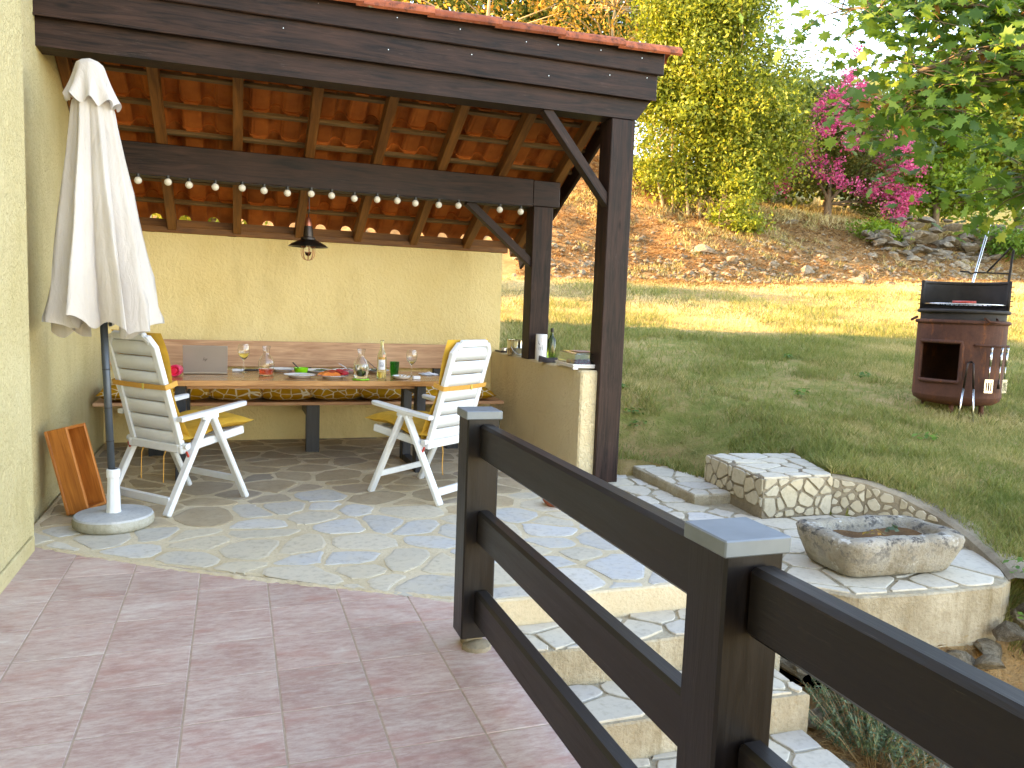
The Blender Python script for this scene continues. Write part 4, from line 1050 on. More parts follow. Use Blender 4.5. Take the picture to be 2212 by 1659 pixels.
BT = [(.001, .0), (.036, .0), (.038, .006), (.038, .17), (.034, .20), (.020, .232), (.0145, .25), (.0135, .30), (.0155, .302), (.0155, .312), (.0125, .316), (.0110, .316), (.0110, .25), (.018, .229), (.032, .198), (.036, .17), (.036, .008), (.001, .006)]
t = lathe_thing('wine_bottle', 'open clear white wine bottle with pale label on the table', 'bottle', (1.144, 6.42, TZ), [('glass', BT, 'glass_bottle', 30), ('wine', [(.001, .0065), (.0355, .0085), (.0355, .055), (.001, .055)], 'wine', 24)])
va = math.atan2(-6.42, -1.144)
b = MB(); b.lathe([(.0386, .075), (.0386, .155)], (0, 0, 0), 10, arc=(va-.75, va+.75)); b.build('label', MAT['paper'], t, True)
b = MB(); b.lathe([(.0386, .160), (.0386, .176)], (0, 0, 0), 10, arc=(va-.7, va+.7)); b.build('gold_band', MAT['strap'], t, True)
b = MB()
rr = random.Random(2)
for k in range(9):
    a0 = va-.42+.1*k; z0 = .095+.006*rr.random(); b.lathe([(.0388, z0), (.0388, z0+.012+.018*rr.random())], (0, 0, 0), 1, arc=(a0, a0+.06))
b.lathe([(.0388, .128), (.0388, .132)], (0, 0, 0), 6, arc=(va-.4, va+.35)); b.build('label_drawing', MAT['print_grey'], t, True)
b = MB(); b.add([(.0392*math.cos(va+.5+.32*math.cos(q)), .0392*math.sin(va+.5+.32*math.cos(q)), .188+.013*math.sin(q)) for q in np.linspace(0, 2*math.pi, 13)[:-1]], [tuple(range(12))]); b.build('sticker', MAT['print_orange'], t, True)
lathe_thing('tumbler', 'dark green glass tumbler on the table', 'tumbler', (1.285, 6.60, TZ), [('glass', [(.001, 0), (.030, 0), (.032, .004), (.041, .125), (.0395, .125), (.0305, .012), (.001, .010)], 'glass_green', 28)])
PT = lambda r: [(.001, .004), (r*.55, .004), (r*.6, .0), (r*.64, .002), (r*.72, .012), (r, .022), (r*1.0, .026), (r*.72, .017), (r*.55, .010), (.001, .009)]
def plate(label, x, y, r):
    t = lathe_thing('plate', label, 'plate', (x, y, TZ), [('dish', PT(r), 'china', 40)], 'white dinner plates')
    b = MB(); b.lathe([(r*.985, .0256), (r*1.003, .0265), (r*1.003, .024)], (0, 0, 0), 40); b.build('blue_rim', MAT['blue_rim'], t, True); return t
plate('white plate with grated cheese near the table front edge', .493, 6.47, .125)
plate('white plate heaped with melon and ham near the table front edge', .752, 6.43, .122)
plate('white plate with leftovers at the back behind the red carafe', .391, 7.00, .115)
plate('white plate with salad behind the cheese plate', .668, 6.90, .13)
plate('white plate with red fruit behind the melon plate', .92, 6.93, .12)
plate('white plate half hidden behind the wine bottle', 1.19, 6.93, .115)
def lumps(name, label, cat, x, y, z, spread, n, size, mat, seed, flat=.6, group=None):
    r = random.Random(seed); b = MB()
    for i in range(n):
        a = r.uniform(0, 6.28); d = spread*math.sqrt(r.random()); s = size*r.uniform(.6, 1.2); cx_, cy_ = x+d*math.cos(a), y+d*math.sin(a)*.8
        zz = z+(1-d/spread)*size*.8*r.random()
        prof = [(.001, 0), (s*.8, s*.1), (s, s*.5*flat), (s*.7, s*flat), (.001, s*1.15*flat)]; ph_ = r.uniform(0, 6)
        b.lathe(prof, (cx_, cy_, zz), 8, fn=lambda t, z_: 1+.25*math.sin(2*t+ph_))
    o = b.build(name, MAT[mat]); return tag(o, label, cat, group)
lumps('grated_cheese', 'pile of pale grated cheese on the front left plate', 'food', .493, 6.47, TZ+.012, .065, 70, .010, 'grain', 1)
def wedge(b, x, y, z, L, w_, a, h):
    c, s = math.cos(a), math.sin(a)
    pts = []
    for i in range(9):
        t = math.pi*i/8; px_ = -math.cos(t)*L/2; pz = math.sin(t)*h
        for yy in (-w_/2*math.sin(t)-.002, w_/2*math.sin(t)+.002): pts.append((x+px_*c-yy*s, y+px_*s+yy*c, z+pz))
    F = [(2*i, 2*i+1, 2*i+3, 2*i+2) for i in range(8)]+[tuple(2*i for i in range(9)), tuple(2*i+1 for i in range(8, -1, -1))]
    b.add(pts, F)
b = MB(); wedge(b, .735, 6.40, TZ+.012, .16, .05, .15, .045); wedge(b, .70, 6.45, TZ+.012, .15, .05, -.3, .04); tag(b.build('melon_slices', MAT['melon']), 'orange melon slices on the front plate', 'food')
lumps('ham_slices', 'red cured ham draped over the melon slices', 'food', .755, 6.44, TZ+.045, .065, 22, .028, 'ham', 3, .35)
lumps('watermelon_pieces', 'red watermelon pieces on the right of the melon plate', 'food', .815, 6.45, TZ+.020, .035, 9, .030, 'berry', 4, 1.0)
lumps('salad_leaves', 'small heap of green salad on the plate behind', 'food', .70, 6.89, TZ+.014, .06, 26, .016, 'herb', 5)
lumps('red_fruit', 'chunks of red fruit on the far right plate', 'food', .93, 6.92, TZ+.014, .06, 20, .018, 'ham', 6)
lumps('olives', 'green olives on the plate behind the bottle', 'food', 1.18, 6.92, TZ+.014, .05, 26, .012, 'olive', 9, 1.2)
lathe_thing('bowl', 'lime green bowl with a dark spoon', 'bowl', (.525, 6.74, TZ), [('body', [(.001, .0), (.035, .0), (.052, .02), (.060, .055), (.058, .055), (.048, .02), (.001, .008)], 'lime', 28)])
def rod(name, label, cat, p, q, r, mat):
    b = MB(); b.tube([p, q], r, 8); return tag(b.build(name, MAT[mat]), label, cat)
rod('spoon', 'dark spoon sticking out of the lime green bowl', 'spoon', (.535, 6.745, TZ+.02), (.455, 6.70, TZ+.10), .005, 'black')
rod('knife', 'black handled knife lying left of the red carafe', 'knife', (.02, 6.98, TZ+.008), (.22, 7.03, TZ+.008), .008, 'black')
rod('fork', 'thin fork resting on the plate behind the water carafe', 'fork', (.95, 6.86, TZ+.025), (.84, 6.80, TZ+.09), .003, 'steel')
rod('stick', 'thin dark skewer leaning up behind the wine bottle', 'skewer', (1.19, 6.90, TZ+.03), (1.08, 6.86, TZ+.12), .003, 'black')
b = MB(); b.box(-.02, 6.93, TZ, .07, 6.98, TZ+.022, .008); tag(b.build('paper_napkin', MAT['paper']), 'folded white napkin between laptop and wine glass', 'napkin')
t = thing('ashtray', 'white shell shaped ashtray in front of the green tumbler', 'ashtray', (1.302, 6.38, TZ))
b = MB(); b.lathe([(.001, .004), (.045, 0), (.062, .008), (.075, .026), (.073, .028), (.058, .014), (.001, .010)], (0, 0, 0), 24, fn=lambda t_, z: 1+.06*math.cos(10*t_)); b.build('dish', MAT['china'], t, True)
for k in range(3):
    b = MB(); b.tube([(-.03+.03*k, .01, .016), (-.01+.03*k, -.02, .03)], .0045, 6); b.build('butt', MAT['strap'], t, True)
b = MB(); b.box(1.395, 6.345, TZ, 1.455, 6.385, TZ+.026, .002); tag(b.build('white_box', MAT['paper']), 'small white cardboard box beside the ashtray', 'box')
b = MB(); b.grid(lambda u, v: (1.55+.15*u, 6.70+.16*v, TZ+.004+.018*math.sin(3.1*u)*math.sin(3.1*v)+.004*math.sin(14*u)), 10, 8); b.grid(lambda u, v: (1.55+.15*(1-u), 6.70+.16*v, TZ+.001+.015*math.sin(3.1*u)*math.sin(3.1*v)), 10, 8)
tag(b.build('face_cloth', MAT['paper']), 'crumpled white cloth at the right end of the table', 'cloth')

# ================================================================== things on the low wall (top at 0.922)
WZ = .923
t = thing('tin_bucket', 'shiny tin bucket with wire handle on the low wall', 'bucket', (2.70, 7.46, WZ))
b = MB(); b.lathe([(.001, .002), (.098, .002), (.10, .0), (.101, .07), (.1035, .073), (.101, .078), (.101, .145), (.105, .148), (.105, .153), (.099, .153), (.098, .01), (.001, .008)], (0, 0, 0), 40); b.build('body', MAT['tin'], t, True)
b = MB(); b.tube([(-.103*math.cos(a), -.09+.0*a-.03*math.sin(a), .125-.115*math.sin(a)) for a in np.linspace(0.15, math.pi-.15, 12)], .0025, 6); b.build('handle', MAT['steel'], t, True)
t = thing('paper_towel_roll', 'white paper towel roll with grey deer print beside the post', 'paper roll', (2.70, 6.80, WZ))
b = MB(); b.lathe([(.02, 0), (.052, 0), (.053, .003), (.053, .237), (.051, .24), (.02, .24)], (0, 0, 0), 30); b.build('roll', MAT['paper'], t, True)
va = math.atan2(-6.80, -2.70)
def onroll(u, z): return (.0536*math.cos(va+u/.0536), .0536*math.sin(va+u/.0536), z)
b = MB()
for P in ([(-.022, .125), (.012, .122), (.014, .142), (-.020, .145)], [(-.022, .125), (-.017, .125), (-.020, .092), (-.023, .092)], [(-.008, .124), (-.003, .124), (-.005, .092), (-.008, .092)], [(.006, .123), (.012, .123), (.017, .095), (.014, .094)],
          [(-.020, .145), (-.012, .145), (-.024, .165), (-.030, .158)], [(-.028, .163), (-.026, .163), (-.018, .180), (-.020, .180)], [(-.026, .165), (-.024, .165), (-.030, .182), (-.032, .182)]):
    b.add([onroll(*p) for p in P], [(0, 1, 2, 3)])
b.build('deer_print', MAT['print_grey'], t, True)
b = MB()
for k in range(3): b.add([onroll(*p) for p in ((.0, .172+.012*k), (.024, .170+.012*k), (.024, .177+.012*k), (.0, .179+.012*k))], [(0, 1, 2, 3)])
b.build('orange_lettering', MAT['print_orange'], t, True)
t = thing('oil_bottle', 'square dark green oil bottle beside the paper roll', 'bottle', (2.805, 6.80, WZ))
def sq(t_, z): return 1.0 if z > .20 else 1/max(abs(math.cos(t_)), abs(math.sin(t_)))**.8
b = MB(); b.lathe([(.001, 0), (.030, 0), (.031, .004), (.031, .19), (.028, .205), (.014, .235), (.0125, .26), (.0125, .275)], (0, 0, 0), 24, fn=sq); b.build('glass', MAT['glass_oil'], t, True)
b = MB(); b.lathe([(.0145, .262), (.0155, .262), (.0155, .30), (.001, .301)], (0, 0, 0), 16); b.build('cap', MAT['black'], t, True)
t = thing('oven_glove', 'grey and yellow oven glove lying on the low wall', 'oven glove', (2.72, 6.52, WZ))
def glove(u, v, sg):
    L = .30; x = L*(u-.5); w_ = .085*(1-.35*u)*math.sin(math.pi*min(1, (u+.06)*2.2)/2 if u < .4 else math.pi/2)*(1 if u < .93 else 1-(u-.93)*6)
    e = math.sin(math.pi*v)**.5
    return (x*1.0+(2*v-1)*w_*.15, (2*v-1)*w_*.95+.03*x, .004+e*(.052-.03*u)*(sg*.5+.5)+.006*math.sin(9*u+4*v)*e*(sg*.5+.5))
b = MB(); b.grid(lambda u, v: glove(u*.62, v, 1), 14, 10); b.grid(lambda u, v: glove((1-u)*.62, v, -1), 14, 10); b.build('grey_part', MAT['glove'], t, True)
b = MB(); b.grid(lambda u, v: glove(.62+u*.38, v, 1), 10, 10); b.grid(lambda u, v: glove(1-u*.38, v, -1), 10, 10); b.build('yellow_cuff', MAT['glove_y'], t, True)
t = thing('clear_food_box', 'clear plastic lidded food box with red fruit on the wall end', 'food box', (2.745, 5.98, WZ), math.radians(-4))
b = MB(); b.box(-.155, -.225, .012, .155, .225, .030, .006)
for sx in (-1, 1):
    for sy in (-1, 1): b.box(sx*.13-.022, sy*.20-.022, 0, sx*.13+.022, sy*.20+.022, .0125, .003)
b.box(-.160, -.23, .030, -.148, .23, .044, .003); b.box(.148, -.23, .030, .160, .23, .044, .003); b.box(-.148, -.23, .030, .148, -.218, .044, .003); b.box(-.148, .218, .030, .148, .23, .044, .003)
b.build('tray', MAT['china'], t, True)
b = MB(); V = []
for k, (hx, hy, z) in enumerate([(.146, .216, .032), (.128, .198, .125), (.112, .182, .134), (.110, .180, .131), (.126, .196, .122), (.144, .214, .032)]):
    V += [(-hx, -hy, z), (hx, -hy, z), (hx, hy, z), (-hx, hy, z)]
F = [(k*4+j, k*4+(j+1) % 4, (k+1)*4+(j+1) % 4, (k+1)*4+j) for k in range(5) for j in range(4)]; F += [(8, 9, 10, 11), (15, 14, 13, 12)]
b.add(V, F); b.build('lid', MAT['box_clear'], t, True)
b = MB(); b.box(-.07, -.12, .1365, .07, .12, .139, .001); b.build('paper_label', MAT['print_orange'], t, True)
b = MB(); b.lathe([(.001, .1405), (.04, .1400), (.041, .1395)], (0, 0, 0), 20); b.build('label_spot', MAT['print_grey'], t, True)
r = random.Random(8)
b = MB()
for k in range(26):
    x_, y_ = r.uniform(-.11, .11), r.uniform(-.17, .17); s = r.uniform(.018, .026); b.lathe([(.001, 0), (s, s*.4), (s*.9, s*1.2), (.001, s*1.6)], (x_, y_, .031), 9)
b.build('raspberries', MAT['berry'], t, True)
t = thing('camping_stove', 'small steel camping stove rings at the far wall corner', 'stove', (2.73, 7.86, WZ))
b = MB(); b.box(-.10, -.10, 0, .10, .10, .02, .004); b.build('tray', MAT['dark_metal'], t, True)
for (x_, y_) in ((-.055, -.05), (.055, -.05), (0, .05)):
    b = MB(); b.lathe([(.028, .021), (.034, .021), (.034, .045), (.028, .045)], (x_, y_, 0), 16); b.build('ring', MAT['steel'], t, True)

# ================================================================== stone trough
tr = thing('stone_trough', 'old lichen spotted stone trough on the pale platform', 'trough', (3.50, 3.43, .012), math.radians(-3))
def rrect(t, a, b_, p=4.5):
    c, s = math.cos(t), math.sin(t); k = (abs(c/a)**p+abs(s/b_)**p)**(-1/p); return k*c, k*s
rg = np.random.default_rng(4)
b = MB(); N = 72
lv = [(.001, .001, .0), (.335, .175, .0), (.36, .20, .012), (.385, .225, .08), (.412, .25, .15), (.420, .258, .19), (.412, .250, .212), (.39, .228, .222), (.345, .182, .224), (.322, .158, .214), (.310, .146, .19), (.300, .138, .15), (.28, .12, .14), (.001, .001, .14)]
V = []
for k, (a, b2, z) in enumerate(lv):
    for i in range(N):
        t = 2*math.pi*i/N; x_, y_ = rrect(t, a, b2, 7.0)
        q = (fbm(np.array([x_*9+3]), np.array([y_*9+z*14+5]), 1.0)[0]-.47); q2 = vnoise(np.array([x_*40]), np.array([y_*40+z*40]))[0]-.5
        f = 1+(.06*q+.012*q2) if a > .01 else 1
        V.append((x_*f, y_*f, z+(.03*q+.006*q2 if .02 < z else 0)))
F = [(k*N+i, k*N+(i+1) % N, (k+1)*N+(i+1) % N, (k+1)*N+i) for k in range(len(lv)-1) for i in range(N)]
b.add(V, F, 0, True); b.build('basin', MAT['trough'], tr, True)
b = MB(); b.grid(lambda u, v: (rrect(2*math.pi*u, .305, .143)[0]*v, rrect(2*math.pi*u, .305, .143)[1]*v, .160+.012*math.sin(9*u*6.28*.3+7*v)), 40, 6, closed_u=True); b.build('soil', MAT['soil'], tr, True)

# ================================================================== barbecue
BBX, BBY = 6.68, 5.75; bz = float(zt(BBX, BBY))
bq = thing('barbecue', 'rusty steel drum barbecue with fire opening standing on the lawn', 'barbecue', (BBX, BBY, bz-.01), math.atan2(-BBY, -BBX))
# local: +x faces the camera, +y = picture right... angle measured from +x
RB = .385
def arcz(b, th0, th1, z0, z1, r, n, skip=None, m=0, nz=1):
    for i in range(n):
        a = th0+(th1-th0)*i/n; c = th0+(th1-th0)*(i+1)/n
        for j in range(nz):
            q0 = z0+(z1-z0)*j/nz; q1 = z0+(z1-z0)*(j+1)/nz
            if skip and skip((a+c)/2, (q0+q1)/2): continue
            b.add([(r*math.cos(a), r*math.sin(a), q0), (r*math.cos(c), r*math.sin(c), q0), (r*math.cos(c), r*math.sin(c), q1), (r*math.cos(a), r*math.sin(a), q1)], [(0, 1, 2, 3)], m, True)
OA0, OA1, OZ0, OZ1 = -.96, .03, .30, .675          # the opening, left of centre in the picture (negative angle)
b = MB(); nseg = 60
sk = lambda a, z: (OA0 < a < OA1) and (OZ0 < z < OZ1)
zs = [.16, .30, .675, .86]
th = [-math.pi+2*math.pi*i/nseg for i in range(nseg+1)]
import bisect
th = sorted(set([t for t in th if min(abs(t-OA0), abs(t-OA1)) > .03]+[OA0, OA1]))
for r_, flip in ((RB, False), (RB-.008, True)):
    for z0, z1 in zip(zs[:-1], zs[1:]):
        for a, c in zip(th[:-1], th[1:]):
            if sk((a+c)/2, (z0+z1)/2): continue
            q = [(r_*math.cos(a), r_*math.sin(a), z0), (r_*math.cos(c), r_*math.sin(c), z0), (r_*math.cos(c), r_*math.sin(c), z1), (r_*math.cos(a), r_*math.sin(a), z1)]
            b.add(q, [(0, 1, 2, 3) if not flip else (3, 2, 1, 0)], 0, True)
b.lathe([(.001, .065), (.22, .068), (.32, .085), (.372, .12), (RB, .16)], (0, 0, 0), 60); b.lathe([(.001, .20), (RB-.01, .20)], (0, 0, 0), 40)
b.build('drum', MAT['rust'], bq, True)
fr = MB(); P = []
for a in np.linspace(OA0, OA1, 9): P.append((a, OZ1))
for z in np.linspace(OZ1-.04, OZ0+.04, 5): P.append((OA1+.02, z))
for a in np.linspace(OA1, OA0, 9): P.append((a, OZ0))
for z in np.linspace(OZ0+.04, OZ1-.04, 5): P.append((OA0-.02, z))
fr.tube([((RB+.008)*math.cos(a), (RB+.008)*math.sin(a), z) for a, z in P], .019, 8, closed=True); fr.build('opening_rim', MAT['rust'], bq, True)
def ring(name, r, z, tr_, m, a0=None, a1=None):
    b = MB()
    if a0 is None: b.tube([(r*math.cos(t), r*math.sin(t), z) for t in np.linspace(0, 2*math.pi, 49)[:-1]], tr_, 8, closed=True)
    else: b.tube([(r*math.cos(t), r*math.sin(t), z) for t in np.linspace(a0, a1, 33)], tr_, 8)
    return b.build(name, MAT[m], bq, True)
ring('rim', RB+.004, .865, .020, 'rust'); ring('rim', RB-.004, .965, .018, 'soot')
b = MB(); b.lathe([(RB-.02, .86), (RB-.018, .96), (RB-.03, .96), (RB-.03, .86)], (0, 0, 0), 48); b.lathe([(.001, .90), (RB-.03, .90)], (0, 0, 0), 40); b.build('fire_pan', MAT['soot'], bq, True)
# half-round windscreen at the back (open towards the camera)
H0, H1 = math.pi*.48, math.pi*1.52; RH = RB-.02
b = MB(); b.lathe([(RH, .97), (RH, 1.245)], (0, 0, 0), 40, arc=(H0, H1)); b.lathe([(RH-.006, 1.245), (RH-.006, .97)], (0, 0, 0), 40, arc=(H0, H1)); b.build('windscreen', MAT['soot'], bq, True)
ring('screen_rim', RH, 1.25, .017, 'soot', H0, H1)
for a in (H0, H1):
    b = MB(); b.tube([(RH*math.cos(a), RH*math.sin(a), z) for z in (.975, 1.25)], .016, 8); b.build('screen_edge', MAT['soot'], bq, True)
    for k in range(5):
        s = MB(); z = 1.03+.045*k; s.tube([(RH*math.cos(a), RH*math.sin(a), z), ((RH+.035)*math.cos(a), (RH+.035)*math.sin(a), z)], .005, 6); s.build('peg', MAT['soot'], bq, True)
gr = MB(); zg = 1.035
for k in range(17):
    y_ = -.32+.04*k; x_ = math.sqrt(max(0, .335**2-y_*y_)); gr.tube([(-x_, y_, zg), (x_, y_, zg)], .004, 5)
gr.tube([(.338*math.cos(t), .338*math.sin(t), zg) for t in np.linspace(0, 2*math.pi, 41)[:-1]], .007, 6, closed=True)
gr.build('grill_grate', MAT['steel'], bq, True)
for k in range(6):
    b = MB(); b.box(-RH+.012, .105, 1.045+.028*k, -RH+.020, .135, 1.060+.028*k, .001); b.build('slot_plate', MAT['strap'], bq, True)
for a in (-1.45, .62):
    b = MB(); c_ = Vector((math.cos(a), math.sin(a), 0)); d_ = Vector((-math.sin(a), math.cos(a), 0))
    b.tube([tuple(c_*(RB+.005)+d_*-.06+Vector((0, 0, .905))), tuple(c_*(RB+.055)+d_*-.045+Vector((0, 0, .875))), tuple(c_*(RB+.06)+d_*.045+Vector((0, 0, .87))), tuple(c_*(RB+.005)+d_*.06+Vector((0, 0, .905)))], .011, 8); b.build('handle', MAT['rust'], bq, True)
b = MB(); b.tube([((RB+.0)*math.cos(.30), (RB+.0)*math.sin(.30), .655), ((RB+.05)*math.cos(.35), (RB+.05)*math.sin(.35), .655), ((RB+.05)*math.cos(1.15), (RB+.05)*math.sin(1.15), .655), (RB*math.cos(1.25), RB*math.sin(1.25), .655)], .009, 8); b.build('utensil_rail', MAT['rust'], bq, True)
for a in (-.1, .95, -1.6, 3.14):
    b = MB(); b.tube([(.27*math.cos(a), .27*math.sin(a), .09), (.28*math.cos(a), .28*math.sin(a), -.03)], .022, 8); b.build('leg', MAT['rust'], bq, True)
# spit lever behind
b = MB(); b.tube([(-.16, .345, 1.0), (-.17, .37, 1.57)], .011, 8); b.tube([(-.17, .37, 1.57), (-.17, .35, 1.60), (-.17, .17, 1.36)], .009, 8); b.tube([(-.17, .365, 1.345), (-.17, .17, 1.352), (-.17, .07, 1.355), (-.17, .04, 1.34), (-.17, .01, 1.36), (-.17, -.06, 1.365)], .008, 8); b.build('spit_lever', MAT['soot'], bq, True)
def bq_world(x_, y_, z_): return bq.matrix_basis @ Vector((x_, y_, z_))
bpy.context.view_layer.update()
b = MB(); b.tube([bq_world(-.45, -.16, .0), bq_world(-.45, .16, 1.86)], .012, 8); tag(b.build('metal_pole', MAT['steel']), 'thin metal pole standing behind the barbecue', 'pole')
b = MB(); b.tube([bq_world(.05, .10, 1.055), bq_world(.03, -.10, 1.055)], .016, 8); tag(b.build('sausage', MAT['ham']), 'grilled sausage on the barbecue grate', 'sausage')
# utensils
gz = float(zt(*bq_world(.52, .1, 0).xy))-bz
t = thing('grill_tongs', 'long steel tongs leaning against the barbecue drum', 'tongs', bq_world(.5, .1, gz+.01))
for sgn in (-1, 1):
    b = MB(); p = [bq_world(RB+.012, .10+.004*sgn, .50), bq_world(RB+.03, .10+.022*sgn, .485), bq_world(.44, .10+.04*sgn, .25), bq_world(.50, .10+.062*sgn, gz+.01)]
    b.tube(p[:3], .009, 8, 0); b.tube(p[2:], [.010, .006], 8, 1); b.build('arm', [MAT['dark_metal'], MAT['steel']], t)
def utensil(name, label, a, blade, group):
    r_ = RB+.056; t = thing(name, label, 'spatula', bq_world(r_*math.cos(a), r_*math.sin(a), .22), 0, group)
    c_ = lambda z, o=0, w_=0: bq_world((r_+o)*math.cos(a)-w_*math.sin(a), (r_+o)*math.sin(a)+w_*math.cos(a), z)
    b = MB(); b.tube([c_(.61), c_(.645), c_(.64, .012), c_(.60, .004), c_(.48)], .006, 6); b.tube([c_(.60), c_(.47)], .011, 8); b.tube([c_(.47), c_(.35)], .005, 6); b.build('handle', MAT['steel'], t)
    if blade:
        b = MB(); hw_ = .042
        def q(w_, z): return c_(z, .004, w_)
        for w0, w1, z0, z1 in ((-hw_, hw_, .22, .24), (-hw_, hw_, .32, .345), (-hw_, -.028, .24, .32), (.028, hw_, .24, .32), (-.016, -.008, .24, .32), (.008, .016, .24, .32)):
            V = [q(w0, z0), q(w1, z0), q(w1, z1), q(w0, z1)]; V2 = [v+(c_(.3, .003)-c_(.3)) for v in V]
            b.add(V+V2, [(3, 2, 1, 0), (4, 5, 6, 7), (0, 1, 5, 4), (1, 2, 6, 5), (2, 3, 7, 6), (3, 0, 4, 7)])
        b.build('blade', MAT['steel'], t)
    else:
        b = MB(); b.tube([c_(.35), c_(.26)], [.005, .014], 8); b.build('head', MAT['dark_metal'], t)
    return t
utensil('slotted_spatula', 'steel slotted spatula hanging nearest the tongs', .62, True, 'utensils hanging on the barbecue')
utensil('slotted_spatula', 'steel slotted spatula hanging farthest right on the barbecue', 1.06, True, 'utensils hanging on the barbecue')
utensil('basting_brush', 'dark headed basting brush hanging between the two spatulas', .88, False, 'utensils hanging on the barbecue')
# ================================================================== plants
NR = np.random.default_rng(21)
def leaf_quads(C, N, size, rng, narrow=.5, fold=.25, up=None):
    """C centres, N normals -> folded 4-point leaves (two triangles each)"""
    n = len(C); a = rng.normal(size=(n, 3)); N = N/np.linalg.norm(N, axis=1, keepdims=True)
    if up is not None: a = a*.6+up
    T = a-(a*N).sum(1, keepdims=True)*N; T /= np.linalg.norm(T, axis=1, keepdims=True)+1e-9
    B = np.cross(N, T); s = size[:, None]
    V = np.stack([C-T*s*.5, C+B*s*narrow*.5+N*s*fold*.3, C+T*s*.5, C-B*s*narrow*.5+N*s*fold*.3], 1).reshape(-1, 3)
    i = np.arange(n)[:, None]*4
    return V, i+np.array([[0, 1, 2, 3]])
def sample_blobs(blobs, k, rng, shell=.45):
    vol = np.array([b[1][0]*b[1][1]*b[1][2] for b in blobs])**.75; pick = rng.choice(len(blobs), k, p=vol/vol.sum())
    d = rng.normal(size=(k, 3)); d /= np.linalg.norm(d, axis=1, keepdims=True)
    r = shell+(1-shell)*rng.random(k)**.6
    c = np.array([b[0] for b in blobs])[pick]; R = np.array([b[1] for b in blobs])[pick]
    return c+d*r[:, None]*R, d
def tree(name, label, cat, base, stems, blobs, ncl, nleaf, size, mat, seed, group=None, clr=.22, trunk_r=.12, gap=.25, bark='bark', nbr=60, parts=True, crown='crown', extra=None, narrow=.5, droop=0.0):
    rng = np.random.default_rng(seed); rr = random.Random(seed)
    t = thing(name, label, cat, base, 0, group); base = Vector(base)
    CC, D = sample_blobs(blobs, int(ncl*1.4), rng)
    nz = vnoise(CC[:, 0]*1.0+CC[:, 2]*.7+seed, CC[:, 1]*1.0-CC[:, 2]*.9, 1.1)
    ok = nz > np.quantile(nz, gap); CC, D = CC[ok][:ncl], D[ok][:ncl]; ncl = len(CC)
    k = np.repeat(np.arange(ncl), nleaf); n = len(k)
    sz = clr*(.6+.8*rng.random(ncl))[k][:, None]
    P = CC[k]+rng.normal(size=(n, 3))*sz*np.array([1, 1, .75])
    N = rng.normal(size=(n, 3))*.8+D[k]*.5+np.array([0, 0, .55])
    V, F = leaf_quads(P, N, size*(.6+.8*rng.random(n)), rng, narrow)
    c = np.clip(rng.random(n)*.65+(.35*rng.random(ncl))[k], 0, 1)
    me = npmesh(crown, V-np.array(base), F, MAT[mat], np.repeat(c, 4)); place(me, crown, t)
    # trunk(s) and limbs
    b = MB(); tips = []
    for (p0, p1, r0) in stems:
        p0 = Vector(p0); p1 = Vector(p1); m1 = p0.lerp(p1, .35)+Vector((rr.uniform(-.1, .1), rr.uniform(-.1, .1), 0))*(p1-p0).length*.3; m2 = p0.lerp(p1, .7)+Vector((rr.uniform(-.1, .1), rr.uniform(-.1, .1), 0))*(p1-p0).length*.3
        b.tube([p0-Vector((0, 0, .15)), p0+Vector((0, 0, .05)), m1, m2, p1], [r0*1.25, r0, r0*.75, r0*.5, r0*.25], 8); tips += [m1, m2, m1.lerp(m2, .5), p1]
    idx = rng.permutation(ncl)[:nbr]
    for i in idx:
        q = Vector(CC[i]); s = min(tips, key=lambda a: (a-q).length+.8*max(0, a.z-q.z)); m_ = s.lerp(q, .5)+Vector((rr.uniform(-.1, .1), rr.uniform(-.1, .1), rr.uniform(0, .12)))*(q-s).length
        r_ = .012+.012*(q-s).length; r_ = min(r_, trunk_r*.35)
        b.tube([s, m_, q], [r_, r_*.6, r_*.25], 5, cap=False)
    b.build('trunk', MAT[bark], t)
    return t, CC
def W3(s, l, z): x, y = SL(s, l); return (x, y, z)
def gz_(s, l): x, y = SL(s, l); return float(zt(x, y))
# big green bush on the bank
def blob(s, l, z, rs_, rl, rz): return (W3(s, l, z), ((rs_+rl)/2, (rs_+rl)/2, rz))
bs, bl_ = 22.3, 5.15; g0 = gz_(bs, bl_)
bb = [blob(22.6, 5.0, 8.6, 1.7, 1.9, 2.2), blob(22.5, 4.6, 6.4, 1.4, 1.5, 1.7), blob(22.3, 6.3, 7.0, 1.3, 1.5, 1.8), blob(22.2, 4.3, 5.3, .9, .9, .9), blob(22.3, 6.0, 5.4, 1.0, 1.0, .9), blob(22.6, 5.4, 10.4, 1.2, 1.4, 1.6), blob(22.5, 3.9, 7.6, 1.0, 1.0, 1.4), blob(22.3, 7.2, 6.0, .7, .8, .9), blob(22.2, 4.1, 9.7, 1.0, 1.0, 1.2)]
stm = [(W3(22.2+.25*math.sin(k*2), 4.0+.34*k, gz_(22.2, 4.0+.34*k)), W3(22.5, 3.7+.42*k, 6.6+1.3*math.sin(k*1.7)), .045) for k in range(8)]
tree('bushy_tree', 'tall dense yellow-green bushy tree rising from the stony bank', 'tree', W3(bs, bl_, g0), stm, bb, 900, 90, .115, 'leaf_bush', 1, clr=.30, trunk_r=.05, gap=.12, bark='twig', nbr=110)
